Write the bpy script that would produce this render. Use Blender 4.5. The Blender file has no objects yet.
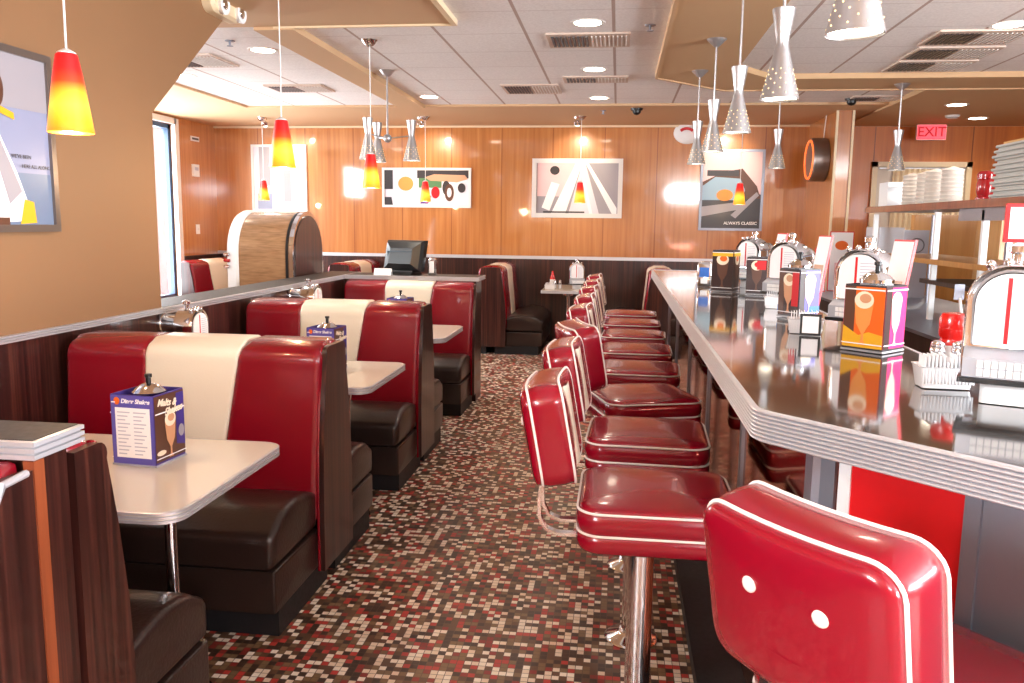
import bpy, bmesh, math, random
from mathutils import Vector, Matrix, Euler
random.seed(11)
PI = math.pi
sc = bpy.context.scene
col = sc.collection

# ------------------------------------------------------------------ materials
MATS = {}
def nt(name):
    m = bpy.data.materials.new(name); m.use_nodes = True
    t = m.node_tree; b = t.nodes['Principled BSDF']
    MATS[name] = m
    return m, t, b
def lin(c):
    return tuple(((v/12.92) if v <= .04045 else ((v+.055)/1.055)**2.4) for v in (x/255 for x in c)) + (1,)
def simple(name, rgb, rough=.5, metal=0, coat=0, emit=0, ecol=None, trans=0, ior=1.45, spec=.5, bump=0, bscale=60):
    m, t, b = nt(name)
    b.inputs['Base Color'].default_value = lin(rgb)
    b.inputs['Roughness'].default_value = rough
    b.inputs['Metallic'].default_value = metal
    b.inputs['Coat Weight'].default_value = coat
    b.inputs['Coat Roughness'].default_value = .06
    b.inputs['Transmission Weight'].default_value = trans
    b.inputs['IOR'].default_value = ior
    b.inputs['Specular IOR Level'].default_value = spec
    if emit:
        b.inputs['Emission Color'].default_value = lin(ecol or rgb)
        b.inputs['Emission Strength'].default_value = emit
    n = t.nodes.new('ShaderNodeTexNoise'); n.inputs['Scale'].default_value = bscale
    tc = t.nodes.new('ShaderNodeTexCoord'); t.links.new(tc.outputs['Object'], n.inputs['Vector'])
    if bump:
        bp = t.nodes.new('ShaderNodeBump'); bp.inputs['Strength'].default_value = bump; bp.inputs['Distance'].default_value = .01
        t.links.new(n.outputs['Fac'], bp.inputs['Height']); t.links.new(bp.outputs['Normal'], b.inputs['Normal'])
    else:   # a little wear in the gloss
        mr = t.nodes.new('ShaderNodeMapRange'); mr.inputs['To Min'].default_value = rough*.85; mr.inputs['To Max'].default_value = min(1, rough*1.15+.01)
        t.links.new(n.outputs['Fac'], mr.inputs['Value']); t.links.new(mr.outputs['Result'], b.inputs['Roughness'])
    return m
def math_node(t, op, a, bv=None):
    n = t.nodes.new('ShaderNodeMath'); n.operation = op
    if hasattr(a, 'links') or hasattr(a, 'is_output'): t.links.new(a, n.inputs[0])
    else: n.inputs[0].default_value = a
    if bv is not None:
        if hasattr(bv, 'is_output'): t.links.new(bv, n.inputs[1])
        else: n.inputs[1].default_value = bv
    return n.outputs[0]
def ramp(t, fac, stops, interp='LINEAR'):
    r = t.nodes.new('ShaderNodeValToRGB'); r.color_ramp.interpolation = interp
    e = r.color_ramp.elements
    while len(e) < len(stops): e.new(.5)
    for k, (p, c) in enumerate(stops):
        e[k].position = p; e[k].color = lin(c)
    t.links.new(fac, r.inputs['Fac'])
    return r.outputs['Color']
def pos(t):
    g = t.nodes.new('ShaderNodeNewGeometry'); s = t.nodes.new('ShaderNodeSeparateXYZ')
    t.links.new(g.outputs['Position'], s.inputs[0]); return g.outputs['Position'], s.outputs
def noise(t, vec, scale, detail=3, mapping=None):
    n = t.nodes.new('ShaderNodeTexNoise'); n.inputs['Scale'].default_value = scale; n.inputs['Detail'].default_value = detail
    if mapping:
        mp = t.nodes.new('ShaderNodeMapping'); mp.inputs['Scale'].default_value = mapping
        t.links.new(vec, mp.inputs['Vector']); vec = mp.outputs['Vector']
    t.links.new(vec, n.inputs['Vector']); return n.outputs['Fac']
def mixc(t, fac, a, b_):
    m = t.nodes.new('ShaderNodeMix'); m.data_type = 'RGBA'
    if hasattr(fac, 'is_output'): t.links.new(fac, m.inputs[0])
    else: m.inputs[0].default_value = fac
    for i, v in ((6, a), (7, b_)):
        if hasattr(v, 'is_output'): t.links.new(v, m.inputs[i])
        else: m.inputs[i].default_value = lin(v)
    return m.outputs[2]

# mosaic floor: one inch tiles
m, t, b = nt('mosaic')
P, S = pos(t)
def mosaic(t, P, S, stops, tile=.0254):
    fx = math_node(t, 'DIVIDE', S[0], tile); fy = math_node(t, 'DIVIDE', S[1], tile)
    ix = math_node(t, 'FLOOR', fx); iy = math_node(t, 'FLOOR', fy)
    cb = t.nodes.new('ShaderNodeCombineXYZ'); t.links.new(ix, cb.inputs[0]); t.links.new(iy, cb.inputs[1])
    wn = t.nodes.new('ShaderNodeTexWhiteNoise'); wn.noise_dimensions = '2D'; t.links.new(cb.outputs[0], wn.inputs['Vector'])
    c = ramp(t, wn.outputs['Value'], stops, 'CONSTANT')
    gx = math_node(t, 'FRACT', fx); gy = math_node(t, 'FRACT', fy)
    g = math_node(t, 'MAXIMUM', math_node(t, 'ABSOLUTE', math_node(t, 'SUBTRACT', gx, .5)), math_node(t, 'ABSOLUTE', math_node(t, 'SUBTRACT', gy, .5)))
    gr = math_node(t, 'GREATER_THAN', g, .455)
    return mixc(t, gr, c, (92, 70, 56)), gr
c, gr = mosaic(t, P, S, [(0, (66, 46, 35)), (.2, (126, 99, 70)), (.38, (98, 68, 48)), (.53, (184, 58, 50)), (.65, (142, 46, 40)), (.725, (244, 232, 216)), (.87, (232, 212, 190))])
t.links.new(c, b.inputs['Base Color']); b.inputs['Roughness'].default_value = .38
# ceiling tiles
m, t, b = nt('ceiling_tile')
P, S = pos(t)
fx = math_node(t, 'ABSOLUTE', math_node(t, 'SUBTRACT', math_node(t, 'FRACT', math_node(t, 'DIVIDE', math_node(t, 'ADD', S[0], .066+5.75), .575)), .5))
fy = math_node(t, 'ABSOLUTE', math_node(t, 'SUBTRACT', math_node(t, 'FRACT', math_node(t, 'DIVIDE', math_node(t, 'ADD', S[1], .13+5.75), .575)), .5))
gx = math_node(t, 'GREATER_THAN', fx, .482); gy = math_node(t, 'GREATER_THAN', fy, .490)
n = noise(t, P, 70, 4)
c = ramp(t, n, [(.3, (228, 223, 221)), (.7, (242, 238, 236))])
c = mixc(t, gy, c, (214, 206, 203)); c = mixc(t, gx, c, (182, 160, 150))  # grid lines along the room, their brownish shadow painted in
t.links.new(c, b.inputs['Base Color']); b.inputs['Roughness'].default_value = .9
# woods
def wood(name, stops, rough, coat, sc_, seam=None, seamc=None, off=0):
    m, t, b = nt(name)
    P, S = pos(t)
    f1 = noise(t, P, 1, 4, sc_)
    f2 = noise(t, P, 1, 2, tuple(v*.22 for v in sc_))
    f = math_node(t, 'ADD', math_node(t, 'MULTIPLY', f1, .6), math_node(t, 'MULTIPLY', f2, .4))
    c = ramp(t, f, stops)
    if seam:
        g = math_node(t, 'ABSOLUTE', math_node(t, 'SUBTRACT', math_node(t, 'FRACT', math_node(t, 'DIVIDE', math_node(t, 'ADD', S[0], off), seam)), .5))
        c = mixc(t, math_node(t, 'GREATER_THAN', g, .5-.006/seam), c, seamc)
    t.links.new(c, b.inputs['Base Color']); b.inputs['Roughness'].default_value = rough
    b.inputs['Coat Weight'].default_value = coat; b.inputs['Coat Roughness'].default_value = .06; b.inputs['Coat IOR'].default_value = 1.5+.35*(coat > .9)
    return m
wood('honey_wood', [(.3, (168, 97, 45)), (.5, (189, 119, 60)), (.7, (204, 138, 78))], .3, 1.0, (26, 26, 1.0), .645, (150, 82, 36), .195+.645*20)
wood('kitchen_wood', [(.3, (186, 98, 32)), (.5, (204, 116, 42)), (.7, (214, 130, 54))], .4, .15, (26, 26, 1.0), 1.1, (130, 66, 26), .3)
wood('zebra_wood', [(.36, (30, 14, 12)), (.5, (54, 25, 21)), (.66, (88, 47, 37))], .28, .3, (75, 75, 1.2))
wood('jukebox_wood', [(.3, (128, 94, 64)), (.5, (154, 116, 82)), (.7, (172, 132, 96))], .25, .4, (10, 10, 90))
wood('edge_wood', [(.35, (112, 52, 28)), (.65, (150, 76, 44))], .35, .2, (40, 40, 1.5))
wood('oak_panel', [(.3, (176, 120, 62)), (.6, (196, 142, 80))], .4, .1, (30, 30, 1.5))
wood('dark_board', [(.35, (40, 26, 20)), (.65, (66, 46, 36))], .5, .1, (60, 60, 1.5))
simple('tan_paint', (140, 103, 72), .6, bump=.03, bscale=220)
simple('soffit_paint', (206, 170, 132), .7, bump=.03, bscale=220)
simple('counter_soffit', (204, 168, 128), .7, bump=.03, bscale=220)
simple('white_paint', (232, 228, 224), .5)
simple('vent_paint', (206, 186, 172), .5)
simple('cream_trim', (226, 206, 172), .4)
simple('red_vinyl', (142, 5, 32), .24, coat=.4, bump=.015, bscale=400)
simple('booth_red', (132, 8, 28), .27, coat=.3, bump=.03, bscale=200)
simple('cream_vinyl', (240, 229, 210), .38, coat=.1, bump=.06, bscale=140)
simple('white_piping', (244, 236, 232), .35)
simple('brown_vinyl', (44, 30, 26), .3, coat=.2, bump=.12, bscale=90)
simple('black_base', (26, 25, 28), .5)
simple('chrome', (226, 226, 230), .08, 1)
simple('brushed_steel', (150, 155, 168), .38, .75)
simple('reflection_tinted_steel', (196, 122, 98), .08, 1)  # reddish base colour stands in for reflected stools and wood
simple('aluminium', (208, 208, 214), .34, .55)
simple('drum_grey', (128, 116, 110), .35, .7)
simple('groove_grey', (92, 92, 98), .5, .3)
simple('pendant_silver', (186, 184, 186), .36, .85)
simple('laminate_cream', (222, 214, 200), .22, coat=.2)
simple('counter_laminate', (50, 42, 38), .07, coat=.7, spec=.7)
simple('ledge_laminate', (40, 36, 35), .5)
simple('red_laminate', (214, 26, 32), .3)
simple('white_laminate', (236, 236, 238), .35)
def thin_glass(name, rgb, gloss, rough=.03):
    m, t, b = nt(name)
    tr = t.nodes.new('ShaderNodeBsdfTransparent'); tr.inputs['Color'].default_value = lin(rgb)
    b.inputs['Base Color'].default_value = lin((240, 240, 244)); b.inputs['Roughness'].default_value = rough
    b.inputs['Specular IOR Level'].default_value = .8
    lw = t.nodes.new('ShaderNodeLayerWeight'); lw.inputs['Blend'].default_value = .3
    mr = t.nodes.new('ShaderNodeMapRange'); mr.inputs['To Min'].default_value = gloss; mr.inputs['To Max'].default_value = min(1, gloss+.5)
    mx = t.nodes.new('ShaderNodeMixShader'); t.links.new(lw.outputs['Facing'], mr.inputs['Value']); t.links.new(mr.outputs['Result'], mx.inputs[0])
    t.links.new(tr.outputs[0], mx.inputs[1]); t.links.new(b.outputs[0], mx.inputs[2])
    t.links.new(mx.outputs[0], t.nodes['Material Output'].inputs['Surface'])
thin_glass('glass', (244, 244, 248), .22)
thin_glass('pane_glass', (250, 252, 252), .03)
thin_glass('acrylic', (240, 240, 246), .3)
simple('sugar', (244, 242, 240), .8)
simple('black_plastic', (22, 22, 24), .35)
simple('screen_grey', (70, 84, 96), .3)
simple('white_plastic', (236, 236, 236), .4)
simple('ceramic', (240, 238, 240), .2, coat=.4)
simple('paper', (246, 244, 246), .6)
simple('grey_line', (190, 190, 206), .6)
simple('purple_print', (92, 84, 168), .35)
simple('indigo_print', (70, 54, 130), .35)
simple('brown_print', (92, 58, 44), .35)
simple('dark_print', (52, 30, 28), .35)
simple('shake_tan', (206, 150, 112), .4)
simple('shake_orange', (232, 150, 76), .4)
simple('shake_pink', (230, 178, 168), .4)
simple('cream_swirl', (246, 226, 200), .4)
simple('orange_print', (232, 104, 30), .35)
simple('pink_print', (224, 44, 110), .35)
simple('red_print', (206, 24, 34), .35)
simple('blue_print', (54, 112, 200), .35)
simple('yellow_print', (228, 170, 40), .35)
simple('green_print', (84, 124, 84), .35)
simple('sky_print', (142, 146, 174), .3)
simple('sea_print', (112, 126, 152), .3)
simple('grey_print', (158, 152, 160), .3)
simple('pale_print', (222, 216, 226), .3)
simple('rose_print', (232, 196, 200), .3)
simple('charcoal_print', (58, 54, 58), .3)
simple('carblue_print', (148, 176, 200), .3)
simple('skin_print', (196, 150, 120), .3)
simple('ketchup_red', (206, 22, 16), .2, coat=.5)
simple('grey_cloth', (196, 194, 188), .9)
simple('appliance_grey', (190, 190, 196), .4, .2)
simple('key_chrome', (176, 178, 186), .3, .3)
simple('red_plastic', (170, 18, 24), .25, coat=.4)
simple('warm_bulb', (255, 214, 150), .5, emit=1.6, ecol=(255, 214, 150))
simple('lamp_lens', (255, 246, 230), .5, emit=9, ecol=(255, 240, 214))
simple('exit_glow', (255, 90, 100), .5, emit=.9, ecol=(255, 70, 84))
simple('exit_letter', (160, 20, 34), .5, emit=.3, ecol=(200, 20, 40))
simple('neon_orange', (255, 120, 60), .4, emit=.8, ecol=(255, 110, 50))
simple('clock_face', (244, 170, 120), .4, emit=.7, ecol=(255, 170, 120))
simple('dark_blue_frame', (70, 92, 118), .4)
simple('brick_pink', (196, 150, 140), .8, bump=.3, bscale=30)
simple('asphalt', (120, 116, 114), .9, bump=.2, bscale=40)
simple('cup_cream', (214, 202, 190), .6)
simple('tan_bread', (206, 160, 100), .6)
# silver pendant with lit pin-holes
# pendant glass: red at the top running to yellow, lit from inside
m, t, b = nt('amber_glass')
tc = t.nodes.new('ShaderNodeTexCoord'); s = t.nodes.new('ShaderNodeSeparateXYZ'); t.links.new(tc.outputs['Generated'], s.inputs[0])
c = ramp(t, s.outputs[2], [(0, (236, 130, 30)), (.14, (250, 160, 34)), (.34, (255, 196, 60)), (.5, (248, 150, 40)), (.64, (228, 58, 26)), (.8, (206, 24, 24)), (1, (190, 20, 24))])
t.links.new(c, b.inputs['Base Color']); t.links.new(c, b.inputs['Emission Color'])
b.inputs['Emission Strength'].default_value = .7; b.inputs['Roughness'].default_value = .3
M = MATS

# ------------------------------------------------------------------ mesh helpers
class MB:
    def __init__(s): s.v = []; s.f = []
    def add(s, vs, fs):
        o = len(s.v); s.v += [tuple(v) for v in vs]; s.f += [tuple(i+o for i in f) for f in fs]; return s
    def box(s, x0, x1, y0, y1, z0, z1):
        return s.add([(x0,y0,z0),(x1,y0,z0),(x1,y1,z0),(x0,y1,z0),(x0,y0,z1),(x1,y0,z1),(x1,y1,z1),(x0,y1,z1)],
                     [(0,3,2,1),(4,5,6,7),(0,1,5,4),(1,2,6,5),(2,3,7,6),(3,0,4,7)])
    def loft(s, loops, cap0=True, cap1=True, closed=True):
        n = len(loops[0]); vs = [p for l in loops for p in l]; fs = []
        for k in range(len(loops)-1):
            for i in range(n if closed else n-1):
                j = (i+1) % n
                fs.append((k*n+i, k*n+j, (k+1)*n+j, (k+1)*n+i))
        if cap0: fs.append(tuple(range(n-1, -1, -1)))
        if cap1: fs.append(tuple((len(loops)-1)*n+i for i in range(n)))
        return s.add(vs, fs)
    def lathe(s, prof, n=24, cx=0, cy=0, cz=0):
        return s.loft([[(cx+max(r, 1e-4)*math.cos(2*PI*i/n), cy+max(r, 1e-4)*math.sin(2*PI*i/n), cz+z) for i in range(n)] for r, z in prof])
    def tube(s, pts, r, n=8, closed=False, rz=None):
        pts = [Vector(p) for p in pts]; L = len(pts); loops = []; up = Vector((.123, .31, 1)).normalized()
        for i in range(L):
            a = pts[(i-1) % L] if (closed or i > 0) else pts[i]; c_ = pts[(i+1) % L] if (closed or i < L-1) else pts[i]
            d = (c_-a).normalized(); u = d.cross(up)
            if u.length < 1e-3: u = d.cross(Vector((1, 0, 0)))
            u.normalize(); w = u.cross(d)
            loops.append([tuple(pts[i]+u*r*math.cos(2*PI*k/n)+w*(rz or r)*math.sin(2*PI*k/n)) for k in range(n)])
        if closed: loops.append(loops[0]); return s.loft(loops, False, False)
        return s.loft(loops)
    def prism(s, poly, a0, a1, axis='x'):
        f = {'x': lambda p, a: (a, p[0], p[1]), 'y': lambda p, a: (p[0], a, p[1]), 'z': lambda p, a: (p[0], p[1], a)}[axis]
        return s.loft([[f(p, a0) for p in poly], [f(p, a1) for p in poly]])
    def sphere(s, c, r, n=12, sx=1, sy=1, sz=1):
        L = [[(c[0]+sx*r*math.sin(PI*k/n+1e-4)*math.cos(2*PI*i/(2*n)), c[1]+sy*r*math.sin(PI*k/n+1e-4)*math.sin(2*PI*i/(2*n)), c[2]-sz*r*math.cos(PI*k/n)) for i in range(2*n)] for k in range(n+1)]
        return s.loft(L)
    def xform(s, fn, start=0):
        s.v = s.v[:start] + [tuple(fn(*p)) for p in s.v[start:]]; return s
def rr(hx, hy, r, z, seg=5, inset=0):
    hx -= inset; hy -= inset; r = max(r-inset, .002); out = []
    for cx, cy, a0 in ((hx-r, hy-r, 0), (-hx+r, hy-r, 90), (-hx+r, -hy+r, 180), (hx-r, -hy+r, 270)):
        for k in range(seg+1):
            a = math.radians(a0+90*k/seg); out.append((cx+r*math.cos(a), cy+r*math.sin(a), z))
    return out
def outline(pts, radii, inset=0, seg=6):
    """a polygon (counter-clockwise) pulled in by inset, its corners rounded"""
    n = len(pts); P_ = [Vector(p) for p in pts]; nor = []
    for i in range(n):
        d = (P_[(i+1) % n]-P_[i]).normalized(); nor.append(Vector((-d.y, d.x)))
    Q = []
    for i in range(n):
        n0, n1 = nor[i-1], nor[i]
        k = inset/(1+n0.dot(n1)); Q.append(P_[i]+(n0+n1)*k)
    out = []
    for i in range(n):
        a, p, c_ = Q[i-1], Q[i], Q[(i+1) % n]
        u = (a-p).normalized(); w = (c_-p).normalized(); ang = u.angle(w)
        cross = (p-a).x*(c_-p).y-(p-a).y*(c_-p).x
        r = max(radii[i]-(inset if cross > 0 else -inset), .001)
        tl = r/math.tan(ang/2); p0 = p+u*tl; p1 = p+w*tl
        cen = p+(u+w).normalized()*(r/math.sin(ang/2))
        a0 = math.atan2(p0.y-cen.y, p0.x-cen.x); a1 = math.atan2(p1.y-cen.y, p1.x-cen.x)
        d = (a1-a0+PI) % (2*PI)-PI
        for k in range(seg+1):
            a_ = a0+d*k/seg; out.append((cen.x+r*math.cos(a_), cen.y+r*math.sin(a_)))
    return out
def obj(name, mb, mat, parent=None, smooth=35, loc=None, rot=None):
    me = bpy.data.meshes.new(name); me.from_pydata(mb.v, [], mb.f)
    bm = bmesh.new(); bm.from_mesh(me); bmesh.ops.recalc_face_normals(bm, faces=bm.faces); bm.to_mesh(me); bm.free()
    mat = mat if isinstance(mat, str) else mat.name
    me.materials.append(M[mat])
    if smooth:
        me.shade_smooth(); me.set_sharp_from_angle(angle=math.radians(smooth))
    o = bpy.data.objects.new(name, me); col.objects.link(o)
    if parent: o.parent = parent
    if loc: o.location = loc
    if rot: o.rotation_euler = rot
    return o
def tag(o, label, cat, group=None):
    o['label'] = label; o['category'] = cat
    if group: o['group'] = group
    return o
def thing(name, label, cat, loc=(0, 0, 0), rz=0, group=None):
    o = bpy.data.objects.new(name, None); col.objects.link(o)
    o.empty_display_size = .1; o.location = loc; o.rotation_euler = (0, 0, rz)
    return tag(o, label, cat, group)
def struct(name, mb, mat, parent=None, smooth=35):
    o = obj(name, mb, mat, parent, smooth)
    if parent is None: o['kind'] = 'structure'
    return o
def dup(root, label, loc, rz=None, group=None):
    """a copy of a thing, its parts and their sub-parts"""
    r = root.copy(); col.objects.link(r); r['label'] = label; r.location = loc
    if rz is not None: r.rotation_euler = (0, 0, rz)
    if group: r['group'] = group
    for ch in root.children:
        c_ = ch.copy(); col.objects.link(c_); c_.parent = r
        for g in ch.children:
            d = g.copy(); col.objects.link(d); d.parent = c_
    return r
def text(name, body, size, mat, parent, loc, rot, align='CENTER', shear=0, ext=.0004, bold=0, sx=1):
    cu = bpy.data.curves.new(name, 'FONT'); cu.body = body; cu.size = size; cu.align_x = align; cu.align_y = 'CENTER'
    cu.extrude = ext; cu.shear = shear; cu.offset = bold
    tmp = bpy.data.objects.new('tmp_text', cu); col.objects.link(tmp)
    dg = bpy.context.evaluated_depsgraph_get()
    me = bpy.data.meshes.new_from_object(tmp.evaluated_get(dg)); me.name = name
    bpy.data.objects.remove(tmp); bpy.data.curves.remove(cu)
    me.materials.clear(); me.materials.append(M[mat])
    o = bpy.data.objects.new(name, me); col.objects.link(o); o.parent = parent; o.location = loc; o.rotation_euler = rot; o.scale = (sx, 1, 1)
    return o
def lamp(name, kind, loc, power, color, parent=None, size=.1, size_y=None, rot=(0, 0, 0), spot=None, blend=.5):
    l = bpy.data.lights.new(name, kind); l.energy = power; l.color = color
    if kind == 'AREA':
        l.size = size
        if size_y: l.shape = 'RECTANGLE'; l.size_y = size_y
        else: l.shape = 'DISK'
    else: l.shadow_soft_size = size
    if spot: l.spot_size = math.radians(spot); l.spot_blend = blend
    o = bpy.data.objects.new(name, l); col.objects.link(o); o.location = loc; o.rotation_euler = rot
    if parent: o.parent = parent
    return o

# ------------------------------------------------------------------ sizes of the place (metres)
CEIL = 2.735; SOF = 2.712
XL, XR, YB, YF = -5.3, 5.7, 10.57, -3.2          # outer walls
WX = -2.30                                        # near left wall face
LZ = 1.055                                        # ledge height
BP = 1.676                                        # booth pitch

# ------------------------------------------------------------------ room shell
struct('floor', MB().box(XL-.2, XR+.2, YF-.2, YB+.2, -.1, 0), 'mosaic', smooth=0)
struct('ceiling', MB().box(XL-.2, XR+.2, YF-.2, YB+.2, CEIL, CEIL+.1), 'ceiling_tile', smooth=0)
struct('wall_back', MB().box(XL-.2, XR+.2, YB, YB+.15, 0, CEIL), 'honey_wood', smooth=0)
struct('wall_back_kitchen', MB().box(2.40, XR, YB-.012, YB+.01, 1.06, SOF), 'kitchen_wood', smooth=0)
struct('wall_right', MB().box(XR, XR+.15, YF, -3.0, 0, CEIL).box(XR, XR+.15, 2.6, YB, 0, CEIL).box(XR, XR+.15, -3.0, 2.6, 0, .75).box(XR, XR+.15, -3.0, 2.6, 2.5, CEIL), 'tan_paint', smooth=0)
# left outer wall with a long window
LW0, LW1, LWZ0, LWZ1 = 7.3, 9.55, .55, 2.62
HW0, HW1, HWZ0, HWZ1 = 3.5, 5.3, 1.95, 2.62
struct('wall_left', MB().box(XL-.15, XL, LW1, YB, 0, CEIL).box(XL-.15, XL, YF, HW0, 0, CEIL).box(XL-.15, XL, LW0, LW1, 0, LWZ0).box(XL-.15, XL, LW0, LW1, LWZ1, CEIL)
       .box(XL-.15, XL, HW1, LW0, 0, CEIL).box(XL-.15, XL, HW0, HW1, 0, HWZ0).box(XL-.15, XL, HW0, HW1, HWZ1, CEIL), 'honey_wood', smooth=0)
def window(n, plane, a0, a1, z0, z1, posts, along, fmat):
    w = .05
    f = MB()
    def bx(a, b_, c0, c1):
        if along == 'y': f.box(plane-.06, plane+.02, a, b_, c0, c1)
        else: f.box(a, b_, plane-.06, plane+.02, c0, c1)
    bx(a0, a1, z0, z0+w); bx(a0, a1, z1-w, z1)
    for p in [a0] + posts + [a1-w]: bx(p, p+w, z0, z1)
    fr = struct('window_%d' % n, f, fmat, smooth=0)
    g = MB()
    if along == 'y': g.box(plane-.03, plane-.024, a0+.01, a1-.01, z0+.01, z1-.01)
    else: g.box(a0+.01, a1-.01, plane-.03, plane-.024, z0+.01, z1-.01)
    obj('window_pane', g, 'pane_glass', fr, 0)
    return fr
window(1, XL-.07, LW0, LW1, LWZ0, LWZ1, [8.4], 'y', 'dark_blue_frame')
window(6, XL-.07, HW0, HW1, HWZ0, HWZ1, [], 'y', 'dark_blue_frame')
struct('trim_1', MB().box(XL-.02, XL+.03, LW1-.03, LW1+.06, LWZ0-.05, LWZ1+.07).box(XL-.02, XL+.03, LW0-.06, LW1, LWZ1, LWZ1+.07), 'white_paint', smooth=0)
# front wall behind the viewer, mostly window
FW = [(1.35, 2.5)]
fw = MB().box(XL, XR, YF-.15, YF, 0, 2.2).box(XL, XR, YF-.15, YF, 2.6, CEIL)
for a, b_ in ((XL, 1.35), (2.5, XR)): fw.box(a, b_, YF-.15, YF, 2.2, 2.6)
struct('wall_front', fw, 'tan_paint', smooth=0)
window(2, YF-.05, FW[0][0], FW[0][1], 2.2, 2.6, [], 'x', 'brushed_steel')
window(3, XR+.07, -3.0, 2.6, .75, 2.5, [-1.2, .6], 'y', 'brushed_steel')
window(5, WX-.06, -3.1, -.9, 1.68, 2.6, [-2.0], 'y', 'brushed_steel')
# near left wall: upper part with the slanted end, dark lower part
poly = [(-.9, LZ), (3.947, LZ), (3.947, 2.02), (4.86, CEIL), (-.9, CEIL)]
struct('wall_near_left', MB().prism(poly, WX-.12, WX).box(WX-.12, WX, YF, -.9, LZ, 1.68).box(WX-.12, WX, YF, -.9, 2.6, CEIL).box(WX-.12, WX, YF, -3.1, 1.68, 2.6), 'tan_paint', smooth=0)
struct('wall_outer_left', MB().box(XL, WX-.12, 3.05, 3.17, 0, CEIL), 'tan_paint', smooth=0)
struct('wall_half_left', MB().box(WX-.12, WX+.002, YF, 7.2, 0, LZ-.03), 'zebra_wood', smooth=0)
# ledge cap with fine ribs
def ribbed_box(x0, x1, y0, y1, z0, z1, nr=3, edge=.006):
    h = (z1-z0)/nr; mb = MB(); L = []
    def lp(ins, z): return [(x0+ins, y0+ins, z), (x1-ins, y0+ins, z), (x1-ins, y1-ins, z), (x0+ins, y1-ins, z)]
    for k in range(nr):
        z = z0+k*h
        L += [lp(edge, z), lp(edge, z+.12*h), lp(0, z+.25*h), lp(0, z+.86*h), lp(edge, z+h)]
    return mb.loft(L)
struct('trim_2', ribbed_box(WX-.14, WX+.016, YF, 3.95, LZ-.03, LZ), 'aluminium')
led = ribbed_box(WX-.26, WX+.02, 3.95, 7.22, LZ-.035, LZ)
lo = struct('trim_3', led, 'aluminium')
obj('ledge_top', MB().box(WX-.25, WX+.008, 3.96, 7.21, LZ-.001, LZ+.002), 'ledge_laminate', lo, 0)
# cross half wall at the far end of the booth run
struct('wall_half_cross', MB().box(WX-.1, -1.16, 6.80, 7.06, 0, LZ-.035), 'zebra_wood', smooth=0)
lo = struct('trim_4', ribbed_box(WX-.02+.04, -1.13, 6.76, 7.10, LZ-.034, LZ+.0005), 'aluminium')
obj('ledge_top', MB().box(WX+.03, -1.14, 6.77, 7.09, LZ-.002, LZ+.0015), 'ledge_laminate', lo, 0)
# back wainscot, trims
struct('trim_5', MB().box(XL, 2.24, YB-.02, YB, .0, 1.055).box(2.40, XR, YB-.02, YB, .0, 1.055), 'zebra_wood', smooth=0)
struct('trim_6', MB().box(XL, 2.24, YB-.035, YB, 1.055, 1.095).box(2.40, XR, YB-.035, YB, 1.055, 1.095), 'aluminium', smooth=0)
struct('trim_7', MB().box(XL, 2.24, YB-.03, YB, SOF-.022, SOF).box(2.40, XR, YB-.03, YB, SOF-.022, SOF), 'cream_trim', smooth=0)
struct('trim_8', MB().box(XL, XL+.02, LW1+.06, YB, 0, 1.055), 'zebra_wood', smooth=0)
# soffits that frame the tile fields
struct('trim_9', MB().box(XL, 2.62, 8.84, YB, SOF, CEIL), 'soffit_paint', smooth=0)
struct('trim_10', MB().box(XL, -4.05, YF, 8.84, SOF, CEIL), 'soffit_paint', smooth=0)
struct('trim_11', MB().box(-2.33, -2.07, 5.22, 8.84, SOF-.02, CEIL), 'soffit_paint', smooth=0)
struct('trim_12', MB().box(-4.05, -1.04, YF, 5.22, SOF, CEIL), 'soffit_paint', smooth=0)
struct('trim_13', MB().box(-1.055, -1.02, YF, 5.235, SOF-.012, CEIL).box(-2.2, -1.055, 5.215, 5.235, SOF-.012, CEIL), 'cream_trim', smooth=0)
ring = MB()
o_ = [(.283, YF), (.283, 7.08), (.90, 7.75), (XR, 7.75)]; i_ = [(.87, YF), (.87, 6.75), (1.2, 7.2), (XR, 7.2)]
for k in range(3):
    ring.prism([o_[k], i_[k], i_[k+1], o_[k+1]], SOF-.02, CEIL, 'z')
struct('trim_14', ring, 'counter_soffit', smooth=0)
ed = MB()
for k in range(3):
    p, q = Vector(o_[k]), Vector(o_[k+1]); d = (q-p).normalized(); nn = Vector((-d.y, d.x))*.022
    ed.prism([p, q, q+nn, p+nn], SOF-.03, CEIL, 'z')
struct('trim_15', ed, 'soffit_paint', smooth=0)
struct('trim_16', MB().box(2.62, XR, 7.75, YB, SOF-.02, CEIL), 'counter_soffit', smooth=0)
# wing wall beside the kitchen
ww = struct('wall_wing', MB().box(2.24, 2.40, 9.27, YB, 0, SOF), 'honey_wood', smooth=0)
obj('corner_trim', MB().box(2.228, 2.25, 9.25, 9.275, 0, SOF).box(2.39, 2.412, 9.25, 9.275, 0, SOF), 'cream_trim', ww, 0)
# outside
struct('ground_outside', MB().box(-30, 30, -30, 40, -.4, -.3), 'asphalt', smooth=0)
struct('wall_outside', MB().box(-6.6, -6.4, 9.2, 14, -.3, 3.2), 'brick_pink', smooth=0)

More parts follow.
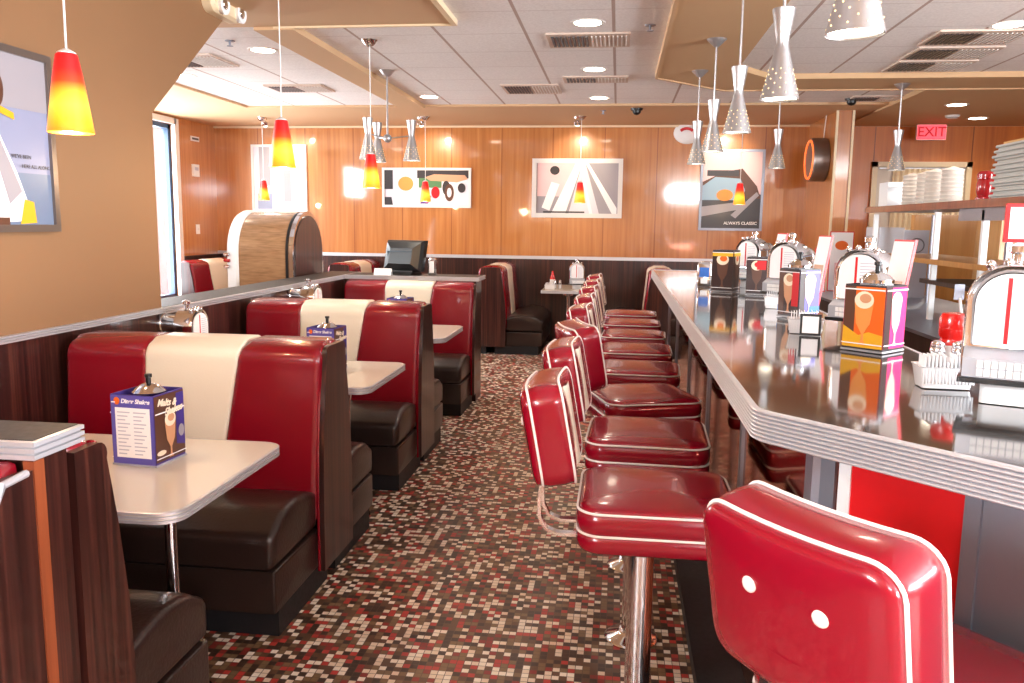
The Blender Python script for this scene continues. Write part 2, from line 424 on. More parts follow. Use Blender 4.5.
# ------------------------------------------------------------------ counter
CZ = 1.12
CO = [(.292, 7.25), (.292, 1.745), (1.36, .63), (1.95, 1.15), (.94, 2.25), (.94, 7.25)]
CR = [.02, .10, .03, .03, .05, .02]
cn = thing('diner_counter', 'long dark polished diner counter with ribbed aluminium edge and steel and red front', 'counter', (0, 0, 0))
obj('counter_top', MB().loft([[(x, y, CZ-.06) for x, y in outline(CO, CR, .012)], [(x, y, CZ) for x, y in outline(CO, CR, .012)]]), 'counter_laminate', cn, 20)
L = []; nr = 8; h = .068/nr
for k in range(nr):
    z = CZ-.066+k*h
    for ins, dz in ((.007, 0), (.0035, .1*h), (.001, .28*h), (0, .5*h), (.001, .72*h), (.0035, .9*h)):
        L.append([(x, y, z+dz) for x, y in outline(CO, CR, ins)])
L.append([(x, y, CZ+.002) for x, y in outline(CO, CR, .013)])
L.append([(x, y, CZ-.005) for x, y in outline(CO, CR, .014)])
obj('ribbed_edge', MB().loft(L, False, False), 'aluminium', cn, 25)
INS = .15
base = outline(CO, [.01]*6, INS, 2)
obj('counter_base', MB().loft([[(x, y, .07) for x, y in base], [(x, y, CZ-.06) for x, y in base]]), 'reflection_tinted_steel', cn, 20)
pl_ = outline([(.292, 7.2), (.292, 1.73), (1.33, .68), (1.9, 1.16), (.93, 2.25), (.93, 7.2)], [.01]*6, 0, 2)
obj('toe_plinth', MB().loft([[(x, y, 0) for x, y in pl_], [(x, y, .055) for x, y in pl_]]), 'black_base', cn, 20)
bx_, by_ = .442, 1.745+.15*.414
for y in (6.9, 5.95, 4.9, 3.85, 2.8):                     # battens on the straight front
    obj('front_batten', MB().box(bx_-.012, bx_+.002, y-.02, y+.02, .07, CZ-.07), 'brushed_steel', cn)
obj('corner_post', MB().box(bx_-.014, bx_+.012, by_-.02, by_+.045, .07, CZ-.07), 'brushed_steel', cn)
dd = Vector((1.068, -1.115, 0)).normalized(); dn = Vector((dd.y, -dd.x, 0)); pc = Vector((bx_, by_, 0))
def diag_panel(name, s0, s1, th, mat, z0=.07, z1=CZ-.07):
    mb = MB(); q = [pc+dd*s0, pc+dd*s1]
    poly_ = [q[0]+dn*th, q[1]+dn*th, q[1]-dn*.002, q[0]-dn*.002]
    mb.prism([(p.x, p.y) for p in poly_], z0, z1, 'z'); return obj(name, mb, mat, cn, 20)
# outward normal check
if dn.dot(Vector((-1, -1, 0))) < 0: dn = -dn
diag_panel('front_batten', .0, .05, .012, 'brushed_steel')
diag_panel('white_strip', .058, .085, .010, 'white_laminate')['label'] = 'white strip of the counter front'
diag_panel('red_panel', .085, .315, .006, 'red_laminate')['label'] = 'plain red panel of the counter front'
diag_panel('front_batten', .315, .345, .012, 'brushed_steel')
diag_panel('steel_panel', .345, 1.2, .004, 'brushed_steel')
diag_panel('front_batten', .455, .475, .012, 'aluminium')
diag_panel('front_batten', .585, .605, .012, 'aluminium')

# ------------------------------------------------------------------ counter stools
def make_stool(label):
    t_ = thing('counter_stool', label, 'stool', (0, 0, 0), 0, 'red vinyl stools along the counter')
    obj('base_plate', MB().lathe([(0, 0), (.095, 0), (.098, .006), (.09, .014), (.055, .024), (.045, .034), (0, .034)], 28, -.032), 'chrome', t_)
    obj('pole', MB().lathe([(.036, .01), (.036, .60), (.05, .61), (.05, .655), (0, .655)], 24, -.032), 'chrome', t_)
    hs, r = .205, .065
    prof = [(.665, .02), (.668, .006), (.676, .0), (.692, -.004), (.712, -.001), (.717, .004), (.722, -.001), (.745, -.005), (.768, -.001), (.774, .004), (.779, .005)]
    dome_ = [(.7825, .97), (.7865, .91), (.7905, .80), (.7938, .62), (.7958, .4), (.797, .2), (.7973, .03)]
    st = obj('seat', MB().loft([rr(hs, hs, r, z, 8, i) for z, i in prof]+[rr(hs*k, hs*k, r*k, z, 8) for z, k in dome_]), 'red_vinyl', t_, 60)
    for z in (.717, .775):
        obj('piping', MB().tube(rr(hs+.001, hs+.001, r, z, 8), .0034, 7, True), 'white_piping', st)
    hy, hz, rb = .170, .131, .045
    zc, xc, tilt = .954, -.287, math.radians(-10.5)
    def place(x, y, z):
        x = x+.55*y*y
        xr = x*math.cos(tilt)+z*math.sin(tilt); zr = -x*math.sin(tilt)+z*math.cos(tilt)
        return (xc+xr, y, zc+zr)
    def lp(x, ins, seg=6): # densified so the bend shows
        base_ = rr(hy, hz, rb, 0, seg, ins); out = []
        for i in range(len(base_)):
            a, b_ = base_[i], base_[(i+1) % len(base_)]
            out.append((x, a[0], a[1]))
            if abs(a[0]-b_[0]) > .08:
                for k in range(1, 6): out.append((x, a[0]+(b_[0]-a[0])*k/6, a[1]+(b_[1]-a[1])*k/6))
        return out
    def mid(loop, k):   # shrink to centre
        return [(p[0]+k[1], p[1]*k[0], p[2]*k[0]) for p in loop]
    Ls = [mid(lp(-.066, .02), (.5, -.004)), mid(lp(-.066, .02), (.85, -.002)), lp(-.0645, .014), lp(-.059, .004), lp(-.048, .001), lp(-.045, .002), lp(-.042, 0), lp(-.02, -.004), lp(.012, -.004), lp(.039, 0), lp(.044, .004), lp(.047, .016), mid(lp(.047, .02), (.8, .006)), mid(lp(.047, .02), (.4, .009))]
    bk = obj('backrest', MB().loft(Ls).xform(place), 'red_vinyl', t_, 60)
    for x in (-.045, .041):
        obj('piping', MB().tube([place(*p) for p in lp(x, -.0005)], .0034, 7, True), 'white_piping', bk)
    stp = MB()
    grid = [[(.0605 if 0 < i < 6 else .05, -.045+.09*i/6, -.108+.216*k/8) for i in range(7)] for k in range(9)]
    stp.loft(grid, False, False, False)
    back_ = [[(.045, p[1], p[2]) for p in row] for row in grid]
    stp.loft(back_, False, False, False)
    stp.xform(place)
    obj('cream_stripe', stp, 'cream_vinyl', bk, 60)['label'] = 'cream stripe down the front of the backrest'
    for y in (-.062, .062):
        obj('button', MB().sphere((0, 0, 0), .013, 8, .55, 1, 1).xform(lambda a, b_, c_: place(a-.069, b_+y-.008, c_+.036)), 'white_piping', bk)
    for y in (-.055, .055):
        path = [(-.10, .668), (-.20, .664), (-.262, .664), (-.296, .678), (-.312, .71), (-.314, .76), (-.306, .82), (-.298, .88)]
        mb = MB(); lo_ = []
        for i, (x, z) in enumerate(path):
            a = path[max(i-1, 0)]; b_ = path[min(i+1, len(path)-1)]
            d = Vector((b_[0]-a[0], b_[1]-a[1])).normalized(); nx, nz = -d.y*.0045, d.x*.0045
            lo_.append([(x+nx, y-.012, z+nz), (x+nx, y+.012, z+nz), (x-nx, y+.012, z-nz), (x-nx, y-.012, z-nz)])
        obj('back_bracket', mb.loft(lo_), 'chrome', t_, 40)
    return t_
SX, SY, SP = .122, 2.223, .667
names_ = ['stool nearest the viewer in the straight row along the counter, white piping, chrome pole showing',
          'second red stool of the straight counter row, counted from the viewer',
          'third red stool of the counter row, its backrest turned towards the viewer',
          'fourth red counter stool, just beyond the turned one',
          'fifth red counter stool from the viewer, halfway down the row',
          'sixth red counter stool, third from the far end of the row',
          'seventh red counter stool, next to last at the far end of the row',
          'farthest red counter stool, at the end of the row near the back booth']
proto = make_stool(names_[0])
rots = [0, -2, 18, -3, -1, -3, -1, -2]
for k in range(8):
    loc = (SX, SY+SP*k, 0); rz = math.radians(rots[k])
    if k == 0: proto.location = loc; proto.rotation_euler.z = rz
    else: dup(proto, names_[k], loc, rz)
near = dup(proto, 'big red stool at bottom right with two white buttons on its back', (.520, 1.352, 0), math.radians(38))
for ch_ in near.children:
    if ch_.name.startswith('back'): ch_.location.z = .010

# ------------------------------------------------------------------ booths
def arc(cx, cy, r, a0, a1, n=6): return [(cx+r*math.cos(math.radians(a0+(a1-a0)*k/n)), cy+r*math.sin(math.radians(a0+(a1-a0)*k/n))) for k in range(n+1)]
CUSH = [(.17, .27), (.598, .27)] + [(.605, .30), (.605, .36)] + arc(.56, .365, .045, 10, 70, 4) + [(.52, .442), (.46, .458), (.38, .464), (.28, .452), (.17, .42)]
BACK = [(.0, .30), (.185, .30), (.19, .42), (.182, .55), (.170, .68), (.158, .80), (.150, .90)] + arc(.085, .942, .062, -10, 80, 5) + [(.06, 1.018), (.0, 1.018)]
def shrink(pf, k):
    cx = sum(p[0] for p in pf)/len(pf); cy = sum(p[1] for p in pf)/len(pf)
    return [(cx+(p[0]-cx)*k, cy+(p[1]-cy)*k) for p in pf]
def inset_prof(pf, d):
    cx = (min(p[0] for p in pf)+max(p[0] for p in pf))/2; cy = (min(p[1] for p in pf)+max(p[1] for p in pf))/2
    hx = max(p[0] for p in pf)-cx; hy = max(p[1] for p in pf)-cy
    return [(cx+(p[0]-cx)*(1-d/hx), cy+(p[1]-cy)*(1-d/hy)) for p in pf]
def bar(mb, pf, sgn, x0, x1, r):
    """upholstered bar along x with rounded ends; pf in (distance from the spine, height)"""
    st_ = [(x0, r), (x0+r*.13, r*.5), (x0+r*.5, r*.13), (x0+r, 0), ((x0+x1)/2, 0), (x1-r, 0), (x1-r*.5, r*.13), (x1-r*.13, r*.5), (x1, r)]
    return mb.loft([[(x, sgn*p[0], p[1]) for p in inset_prof(pf, d)] for x, d in st_])
def booth(name, label, loc, rz, length, sides, group):
    t_ = thing(name, label, 'booth bench', loc, rz, group)
    a, b_ = -length, -.03
    for s_ in sides:
        obj('toe_kick', MB().box(a, b_-.01, min(s_*.05, s_*.555), max(s_*.05, s_*.555), 0, .11), 'black_base', t_, 0)
        obj('seat_apron', bar(MB(), [(.16, .10), (.59, .10), (.598, .12), (.598, .262), (.16, .262)], s_, a, b_-.002, .012), 'brown_vinyl', t_, 40)
        obj('seat_cushion', bar(MB(), CUSH, s_, a, b_, .03), 'brown_vinyl', t_, 50)
        w = (b_-a)
        c0, c1 = a+w*.325, a+w*.70
        obj('backrest', bar(MB(), BACK, s_, a, c0+.004, .02), 'booth_red', t_, 50)
        e1 = b_+.012
        def slant(x, y, z, c0=c0, c1=c1, e1=e1):      # the aisle side seam of the stripe runs inwards towards the seat
            k_ = (x-c0)/(c1-c0) if x < c1 else (e1-x)/(e1-c1)
            return (x-.085*max(0, min(1, k_))*max(0, min(1, (1.0-z)/.55)), y, z)
        obj('backrest', bar(MB(), BACK, s_, c1-.004, e1, .03).xform(slant), 'booth_red', t_, 50)
        obj('cream_backrest', bar(MB(), [(p[0]+(.001 if p[0] > 0 else 0), p[1]+.001) for p in BACK], s_, c0, c1, .012).xform(slant), 'cream_vinyl', t_, 50)['label'] = 'cream middle stripe of the backrest'
    ph = [(.178, .09), (.178, .42), (.168, .60), (.142, .80), (.112, .96)] + arc(.085, .972, .030, 0, 90, 4)
    if len(sides) == 2: pp = ph + [(-x, z) for x, z in reversed(ph)]
    else: pp = [(sides[0]*x, z) for x, z in ph] + [(0, ph[-1][1]), (0, .09)]
    obj('end_panel', MB().prism(pp, -.022, 0), 'zebra_wood', t_, 30)
    wl = [p for p in pp]
    obj('edge_trim', MB().tube([(-.024, p[0], p[1]) for p in (ph if sides[0] > 0 and len(sides) == 1 else [(-x, z) for x, z in ph])], .006, 6), 'booth_red', t_)
    return t_
BX = -1.142; BY0 = 3.265; BL = 1.108
booth('double_booth', 'back to back red and cream booth bench behind the nearest white table', (BX, BY0, 0), 0, BL, (-1, 1), 'booth benches along the left half wall')
booth('double_booth', 'back to back red and cream booth bench between the second and third tables', (BX, BY0+BP, 0), 0, BL, (-1, 1), 'booth benches along the left half wall')
booth('booth_bench', 'single red and cream booth bench against the far cross ledge with the till', (BX, BY0+2*BP+.18, 0), 0, BL, (-1,), 'booth benches along the left half wall')
booth('booth_bench', 'dark brown booth seat in the left foreground, facing the nearest white table', (BX, 1.59, 0), 0, BL, (1,), 'booth benches along the left half wall')
nb = booth('booth_bench', 'booth bench end cut by the left edge of the photo, red top with chrome trim', (BX, 1.462, 0), 0, BL, (-1,), 'booth benches along the left half wall')
obj('metal_edge', MB().tube([(.002, -.176, .1), (.002, -.176, .42), (.002, -.166, .60), (.002, -.140, .80), (.002, -.108, .965), (.002, -.085, .998), (.002, -.02, 1.002)], .008, 8), 'aluminium', nb)
# foreground cross half wall and its ledge
struct('wall_half_near', MB().box(WX, BX-.006, 1.478, 1.574, 0, 1.02), 'zebra_wood', smooth=0)
struct('trim_18', MB().box(BX-.02, BX+.004, 1.462, 1.492, 0, 1.02), 'edge_wood', smooth=0)
lo = struct('trim_17', ribbed_box(WX, BX+.012, 1.455, 1.612, 1.022, 1.062, 3), 'aluminium')
obj('ledge_top', MB().box(WX, BX+.004, 1.463, 1.604, 1.06, 1.0635), 'ledge_laminate', lo, 0)
# back row, turned to face sideways
booth('double_booth', 'back to back booth by the far wall, left of the small back table', (-1.43, 9.35, 0), -PI/2, 1.19, (-1, 1), 'booth benches along the back wall')
booth('double_booth', 'back to back red booth by the far wall, half hidden behind the till', (-3.22, 9.35, 0), -PI/2, 1.19, (-1, 1), 'booth benches along the back wall')
booth('double_booth', 'back to back red booth by the far wall, behind the last stool', (.50, 9.35, 0), -PI/2, 1.19, (-1, 1), 'booth benches along the back wall')
booth('booth_bench', 'single red and cream bench in the far left corner, left of the jukebox', (-5.1, 9.2, 0), -PI/2, 1.34, (1,), 'booth benches along the back wall')

# ------------------------------------------------------------------ tables
def table(label, cx, cy, hx, hy, legx, grp, rz=0, legy=0):
    t_ = thing('diner_table', label, 'table', (cx, cy, 0), rz, grp)
    ol = [(-hx, -hy), (hx, -hy), (hx, hy), (-hx, hy)]; rad = [.02, .07, .07, .02]
    z1 = .747
    obj('tabletop', MB().loft([[(x, y, z) for x, y in outline(ol, rad, .004)] for z in (z1-.028, z1)]), 'laminate_cream', t_, 20)
    L = []; nr = 3; h = .033/nr
    for k in range(nr):
        z = z1-.033+k*h
        for ins, dz in ((.005, 0), (.005, .14*h), (0, .3*h), (0, .85*h), (.005, h)): L.append([(x, y, z+dz) for x, y in outline(ol, rad, ins)])
    L.append([(x, y, z1+.001) for x, y in outline(ol, rad, .006)]); L.append([(x, y, z1-.03) for x, y in outline(ol, rad, .007)])
    obj('ribbed_edge', MB().loft(L, False, False), 'aluminium', t_, 25)
    obj('leg', MB().lathe([(.0, 0), (.11, 0), (.112, .008), (.03, .03), (.018, .05), (.018, .67), (.06, .69), (.06, .716), (0, .716)], 24, legx, legy), 'chrome', t_)
    return t_
TCX = (-2.28-1.109)/2; THX = (2.28-1.109)/2
TY = [2.283, 2.283+BP, 2.283+2*BP]
for k, lb in enumerate(['cream laminate diner table nearest the viewer, at the left foreground booth', 'second cream diner table, in the middle booth on the left', 'third and farthest cream diner table in the left booth row']):
    table(lb, TCX, TY[k], THX, .361, -1.335-TCX, 'cream tables in the left booths')
table('small cream table by the far wall with a chrome leg, between the back booths', -.50, 9.90, .36, .50, -.05, 'cream tables in the back booths', 0, -.36)

# ------------------------------------------------------------------ small table things
def sugar_jar(label, loc, group):
    t_ = thing('sugar_jar', label, 'sugar jar', loc, 0, group)
    n = 24
    L = []
    for r, z in ((.044, 0), (.049, .005), (.050, .10), (.049, .19), (.043, .205)):
        L.append([((r+(.0014 if i % 2 else -.0014))*math.cos(2*PI*i/n), (r+(.0014 if i % 2 else -.0014))*math.sin(2*PI*i/n), z) for i in range(n)])
    obj('jar_glass', MB().loft(L), 'glass', t_, 20)
    obj('sugar', MB().lathe([(0, .006), (.043, .006), (.044, .15), (.02, .165), (0, .168)], 20), 'sugar', t_)
    ld = obj('lid', MB().lathe([(.045, .200), (.051, .202), (.051, .212), (.046, .216), (.036, .226), (.02, .235), (.01, .238), (0, .238)], 24), 'chrome', t_)
    obj('spout', MB().lathe([(.008, .237), (.0075, .254), (.011, .256), (.011, .266), (0, .266)], 14), 'black_plastic', ld)
    return t_
def flat(parent, name, poly, y, mat, th=.0006):
    """a printed shape lying on a panel, in the panel's own x-z plane"""
    return obj(name, MB().prism(poly, y-th, y, 'y'), mat, parent, 0)
def ell(cx, cz, rx, rz, n=20): return [(cx+rx*math.cos(2*PI*i/n), cz+rz*math.sin(2*PI*i/n)) for i in range(n)]
def rect(x0, x1, z0, z1): return [(x0, z0), (x1, z0), (x1, z1), (x0, z1)]
def shake_art(p, w, h, bg, shake, glassmat='shake_tan', slab=None, slab2=None):
    """milkshake picture printed on one face of a card holder"""
    flat(p, 'print', rect(-w, w, .012, h-.006), -.0018, bg)
    if slab: flat(p, 'print', rect(-w, -w*.45, .012, h-.006), -.0024, slab)
    if slab2: flat(p, 'print', [(-w, .012), (w, .012), (w, h*.26), (w*.3, h*.3), (-w*.2, h*.24), (-w, h*.38)], -.0030, slab2)
    s_ = h/.2
    flat(p, 'print', [(-.012*s_, .02*s_), (.012*s_, .02*s_), (.004*s_, .034*s_), (.004*s_, .055*s_), (.022*s_, .085*s_), (.030*s_, .150*s_), (-.030*s_, .150*s_), (-.022*s_, .085*s_), (-.004*s_, .055*s_), (-.004*s_, .034*s_)], -.0036, shake)
    flat(p, 'print', ell(0, .155*s_, .030*s_, .026*s_), -.0042, 'cream_swirl')
    flat(p, 'print', ell(.004*s_, .160*s_, .018*s_, .014*s_), -.0048, glassmat)
    flat(p, 'print', rect(-w, w, h-.016, h-.012), -.0048, 'paper')
    flat(p, 'print', rect(-w, w, .022, .025), -.0048, 'paper')
def tent(label, loc, rz, w, h, faces, group):
    """four upright cards in a clear square holder"""
    t_ = thing('menu_holder', label, 'menu holder', loc, rz, group)
    for k in range(4):
        p = obj('card', MB().box(-w, w, -.0015, .0015, .002, h), 'indigo_print' if w > .07 else 'charcoal_print', t_, 0)
        a = k*PI/2
        p.location = (w*math.sin(a)*1.0, -w*math.cos(a), 0); p.rotation_euler = (0, 0, a)
        if faces[k]: faces[k](p)
    obj('holder_foot', MB().box(-w-.004, w+.004, -w-.004, w+.004, 0, .006), 'acrylic', t_, 0)
    return t_
def face_list(p):
    w, h = .073, .222
    flat(p, 'print', rect(-w, w, .004, h-.002), -.0018, 'purple_print')
    flat(p, 'print', rect(-w+.014, w-.012, .026, h-.040), -.0024, 'paper')
    for c_ in (-.030, .026):
        for r_ in range(12):
            z = .036+r_*.0118
            flat(p, 'print', rect(c_-.022, c_+.014+.008*((r_*7) % 3-1), z, z+.0035), -.0028, 'grey_line')
    flat(p, 'print', ell(-.052, h-.020, .010, .012), -.0024, 'orange_print')
    text('print', 'Diner Shakes', .0185, 'paper', p, (.012, -.0026, h-.020), (PI/2, 0, 0), shear=.2, bold=.0006)
    flat(p, 'print', rect(-w+.002, -w+.016, h-.026, h-.022), -.0026, 'paper')
def face_double(p):
    w, h = .073, .222
    shake_art(p, w, h*.80, 'brown_print', 'shake_tan'); flat(p, 'print', rect(-w, w, h*.76, h-.004), -.0019, 'brown_print')
    flat(p, 'print', [(.03, .05), (w, .04), (w, h-.01), (.035, h-.01)], -.0022, 'indigo_print')
    flat(p, 'print', ell(.052, .09, .014, .02), -.0052, 'grey_print')
    flat(p, 'print', ell(-.05, .04, .022, .008), -.0052, 'cream_swirl')
    text('print', 'Malts &', .03, 'cream_swirl', p, (-.016, -.0058, h-.030), (PI/2, .12, 0), shear=.3, bold=.001)
    text('print', 'Shakes', .032, 'cream_swirl', p, (.016, -.0058, h-.058), (PI/2, -.06, 0), shear=.3, bold=.001)
TA = math.radians(-5.5)
tent('square menu holder with a purple shake list on the nearest white table', (-1.445, 2.375, .748), TA, .073, .222, [face_list, face_double, face_list, face_double], 'menu holders on the booth tables')
sugar_jar('sugar jar with chrome lid standing inside the menu holder on the nearest table', (-1.445, 2.385, .755), 'sugar jars')
tent('purple topped menu holder on the second table, behind the first booth back', (-1.46, 2.36+BP, .748), TA, .073, .222, [face_list, face_double, face_list, face_double], 'menu holders on the booth tables')
sugar_jar('sugar jar inside the menu holder on the second table', (-1.46, 2.37+BP, .755), 'sugar jars')
tent('menu holder on the third booth table, nearly hidden by the booth backs', (-1.52, 2.36+2*BP, .748), TA, .073, .222, [face_list, face_double, face_list, face_double], 'menu holders on the booth tables')
sugar_jar('sugar jar inside the menu holder on the third table, only its lid in sight', (-1.52, 2.37+2*BP, .755), 'sugar jars')

# ------------------------------------------------------------------ tabletop music selectors
def selector(label, loc, rz, group):
    t_ = thing('tabletop_jukebox', label, 'tabletop jukebox', loc, rz, group)
    obj('pedestal', MB().loft([rr(.05, .045, .012, z) for z in (0, .05)]), 'white_laminate', t_)
    ol = [(-.092, .05), (.092, .05), (.092, .305), (-.092, .305)]; rad = [.012, .012, .085, .085]
    L = [[(x, y, z) for x, z in outline(ol, rad, i, 8)] for y, i in ((-.044, .012), (-.05, .004), (-.042, 0), (.045, 0), (.052, .01))]
    hs = obj('housing', MB().loft(L), 'chrome', t_, 40)
    pg = obj('song_window', MB().prism([(x, z) for x, z in outline([(-.072, .128), (.072, .128), (.072, .285), (-.072, .285)], [.006, .006, .066, .066], 0, 8)], -.0535, -.047, 'y'), 'paper', t_)
    obj('song_strip', MB().box(-.014, -.006, -.0548, -.053, .134, .276), 'red_print', pg, 0)['label'] = 'red strip beside the song list'
    ln = MB()
    for r_ in range(12): ln.box(.004, .058, -.0545, -.053, .138+r_*.0105, .1405+r_*.0105)
    obj('song_list', ln, 'grey_line', pg, 0)
    kp = obj('key_panel', MB().prism([(-.088, .062), (-.088, .104), (-.046, .124), (-.046, .062)], -.086, .086, 'x'), 'brushed_steel', t_, 0)
    kp.data.materials[0] = M['key_chrome']
    ks = MB()
    for r_ in range(2):
        for c_ in range(10): ks.box(-.058+c_*.0138, -.0465+c_*.0138, -.092, -.086, .066+r_*.018, .081+r_*.018)
    obj('keys', ks, 'white_plastic', kp, 0)
    obj('black_rim', MB().box(-.094, .094, -.094, .05, .050, .0615), 'black_plastic', t_, 0)
    dr = obj('speaker_drum', MB().lathe([(0, 0), (.05, 0), (.054, .006), (.054, .02), (.05, .026), (.05, .085), (.054, .09), (.054, .105), (.046, .112), (0, .114)], 24).xform(lambda x, y, z: (x, z+.05, y+.225)), 'chrome', t_)
    kn = MB()
    for x in (-.05, -.017, .017, .05): kn.sphere((x, -.03, .308-.25*x*x*10), .011, 6)
    obj('top_beads', kn, 'chrome', hs)
    obj('top_knob', MB().lathe([(.012, .30), (.012, .325), (.02, .33), (.02, .343), (.006, .35), (0, .35)], 14, 0, .02), 'chrome', t_)
    return t_
GJ = 'tabletop jukeboxes'
j0 = selector('chrome tabletop jukebox at the right edge on the near counter end', (.862, 1.925, CZ+.002), math.radians(-24), GJ)
dup(j0, 'chrome tabletop jukebox behind the orange shake card on the counter', (.875, 3.08, CZ+.002), math.radians(-40), GJ)
dup(j0, 'chrome tabletop jukebox behind the purple and red shake card on the counter', (.84, 4.24, CZ+.002), math.radians(-42), GJ)
dup(j0, 'farthest chrome tabletop jukebox on the counter, beside the dark red card', (.83, 5.32, CZ+.002), math.radians(-45), GJ)
dup(j0, 'chrome tabletop jukebox against the half wall at the second booth table', (-2.14, TY[1]-.02, .748), math.radians(90), GJ)
dup(j0, 'chrome tabletop jukebox against the half wall at the third booth table', (-2.14, TY[2]-.02, .748), math.radians(90), GJ)
dup(j0, 'round topped tabletop jukebox on the small table by the far wall', (-.47, 9.80, .748), math.radians(8), GJ)

# ------------------------------------------------------------------ things on the counter
def f_orange(p): shake_art(p, .064, .205, 'orange_print', 'shake_orange', 'shake_tan', 'brown_print', 'yellow_print')
def f_pink(p): shake_art(p, .064, .205, 'pink_print', 'shake_pink', 'paper', 'dark_print', None)
def f_red(p): shake_art(p, .056, .205, 'dark_print', 'shake_tan', 'shake_tan', 'brown_print', None); flat(p, 'print', rect(.02, .056, .05, .19), -.0052, 'red_print')
def f_violet(p): shake_art(p, .056, .205, 'purple_print', 'shake_pink', 'cream_swirl', 'dark_print', None); flat(p, 'print', rect(.0, .056, .025, .05), -.0052, 'blue_print')
def f_maroon(p): shake_art(p, .055, .21, 'dark_print', 'brown_print', 'red_print', None, None); flat(p, 'print', rect(.0, .05, .14, .19), -.0052, 'red_print')
def f_brown(p): shake_art(p, .06, .24, 'dark_print', 'brown_print', 'orange_print', None, None); flat(p, 'print', rect(-.06, .06, .205, .225), -.0052, 'yellow_print')
GC = 'shake cards on the counter'
zc = CZ+.0025
tent('shake card holder with orange and pink pictures on the counter, nearest of its kind', (.80, 2.69, zc), math.radians(-44), .064, .205, [f_orange, f_pink, f_orange, f_pink], GC)
sugar_jar('sugar jar with black spout rising out of the orange and pink card holder', (.80, 2.69, zc+.008), 'sugar jars')
tent('shake card holder with dark red and violet pictures on the counter', (.765, 3.62, zc), math.radians(-56), .056, .205, [f_red, f_violet, f_red, f_violet], GC)
sugar_jar('sugar jar inside the dark red and violet card holder', (.765, 3.62, zc+.008), 'sugar jars')
tent('dark maroon card holder on the counter, between the two farthest jukeboxes', (.79, 4.80, zc), math.radians(-20), .055, .21, [f_maroon]*4, GC)
tent('dark card holder with yellow top at the far end of the counter', (.63, 4.97, zc), math.radians(-25), .06, .24, [f_brown]*4, GC)
def menu_card(label, loc, rz, group, h=.34, lean=.16):
    t_ = thing('standing_menu', label, 'menu', loc, rz, group)
    c_ = obj('cover', MB().box(-.055, .055, -.005, .005, .0, h).xform(lambda x, y, z: (x, y+z*lean, z)), 'red_print', t_, 0)
    obj('page', MB().box(-.052, .052, -.0075, -.005, .006, h-.006).xform(lambda x, y, z: (x, y+z*lean, z)), 'paper', t_, 0)
    pr = MB().box(-.04, .04, -.0085, -.0075, .05, h*.6).xform(lambda x, y, z: (x, y+z*lean, z))
    obj('print', pr, 'skin_print', t_, 0)
    return t_
mc = menu_card('red edged menu standing behind the nearer counter jukebox by the orange card', (.895, 2.89, zc), math.radians(-74), 'standing red menus')
dup(mc, 'red edged menu standing behind the second counter jukebox', (.91, 4.02, zc), math.radians(-74))
dup(mc, 'red edged menu standing by the farthest counter jukebox', (.915, 5.08, zc), math.radians(-74))
# packet caddies
def caddy(label, loc, rz, group, shakers=True):
    t_ = thing('packet_caddy', label, 'packet caddy', loc, rz, group)
    hx, hy = .062, .04
    L = [rr(hx-.008, hy-.008, .008, 0), rr(hx, hy, .009, .05), rr(hx+.003, hy+.003, .01, .052), rr(hx-.003, hy-.003, .008, .052), rr(hx-.01, hy-.01, .007, .008)]
    b_ = MB().loft(L)
    for i in range(16):
        x = -hx+.006+i*(2*hx-.012)/15
        b_.box(x-.0016, x+.0016, -hy-.0005, -hy+.006, .012, .046)
    obj('dish', b_, 'ceramic', t_, 40)
    pk = MB(); rnd = random.Random(5)
    for i in range(12):
        x = -hx+.012+i*.0086; hgt = .062+rnd.random()*.02
        pk.box(x, x+.0022, -.026, .024, .012, hgt)
    obj('sugar_packets', pk, 'paper', t_, 0)
    return t_
def shaker(label, loc, group, mat='paper'):
    t_ = thing('salt_shaker' if mat == 'paper' else 'pepper_shaker', label, 'shaker', loc, 0, group)
    obj('shaker_glass', MB().lathe([(0, 0), (.019, 0), (.02, .004), (.017, .06), (.014, .072)], 12), 'glass', t_)
    obj('filling', MB().lathe([(0, .004), (.014, .004), (.0135, .045), (0, .046)], 12), 'sugar' if mat == 'paper' else 'charcoal_print', t_)
    obj('cap', MB().lathe([(.0165, .07), (.0175, .072), (.0175, .083), (.0155, .086), (.0165, .09), (.0155, .098), (.008, .103), (0, .104)], 16), 'chrome', t_)
    return t_
GP = 'white packet caddies on the counter'
k0 = caddy('white ribbed packet caddy on the counter beside the ketchup', (.788, 2.085, zc), math.radians(-2), GP)
dup(k0, 'white packet caddy beside the orange shake card, in front of a jukebox', (.68, 3.08, zc), math.radians(-10))
dup(k0, 'white packet caddy left of the violet shake card', (.752, 4.0, zc), math.radians(-10))
shaker('salt shaker with chrome cap behind the near packet caddy', (.797, 2.155, zc), 'shakers by the near caddy')
shaker('pepper shaker with chrome cap between the near caddy and the jukebox', (.845, 2.15, zc), 'shakers by the near caddy', 'pepper')
kb = thing('ketchup_bottle', 'red ketchup bottle standing behind the white packet caddy', 'ketchup bottle', (.865, 2.24, zc))
obj('bottle', MB().lathe([(0, .02), (.026, .02), (.03, .03), (.033, .06), (.034, .085), (.031, .095), (.031, .10), (.035, .106), (.036, .15), (.03, .163), (0, .166)], 24).xform(lambda x, y, z: (x*1.05, y*.8, z)), 'ketchup_red', kb)
obj('cap', MB().lathe([(0, 0), (.022, 0), (.024, .004), (.022, .021), (0, .021)], 20), 'red_plastic', kb)
obj('label_patch', MB().lathe([(.0315, .038), (.0345, .06), (.0352, .082)], 24).xform(lambda x, y, z: (x*1.05, y*.8, z)), 'paper', kb)['label'] = 'white label on the bottle'
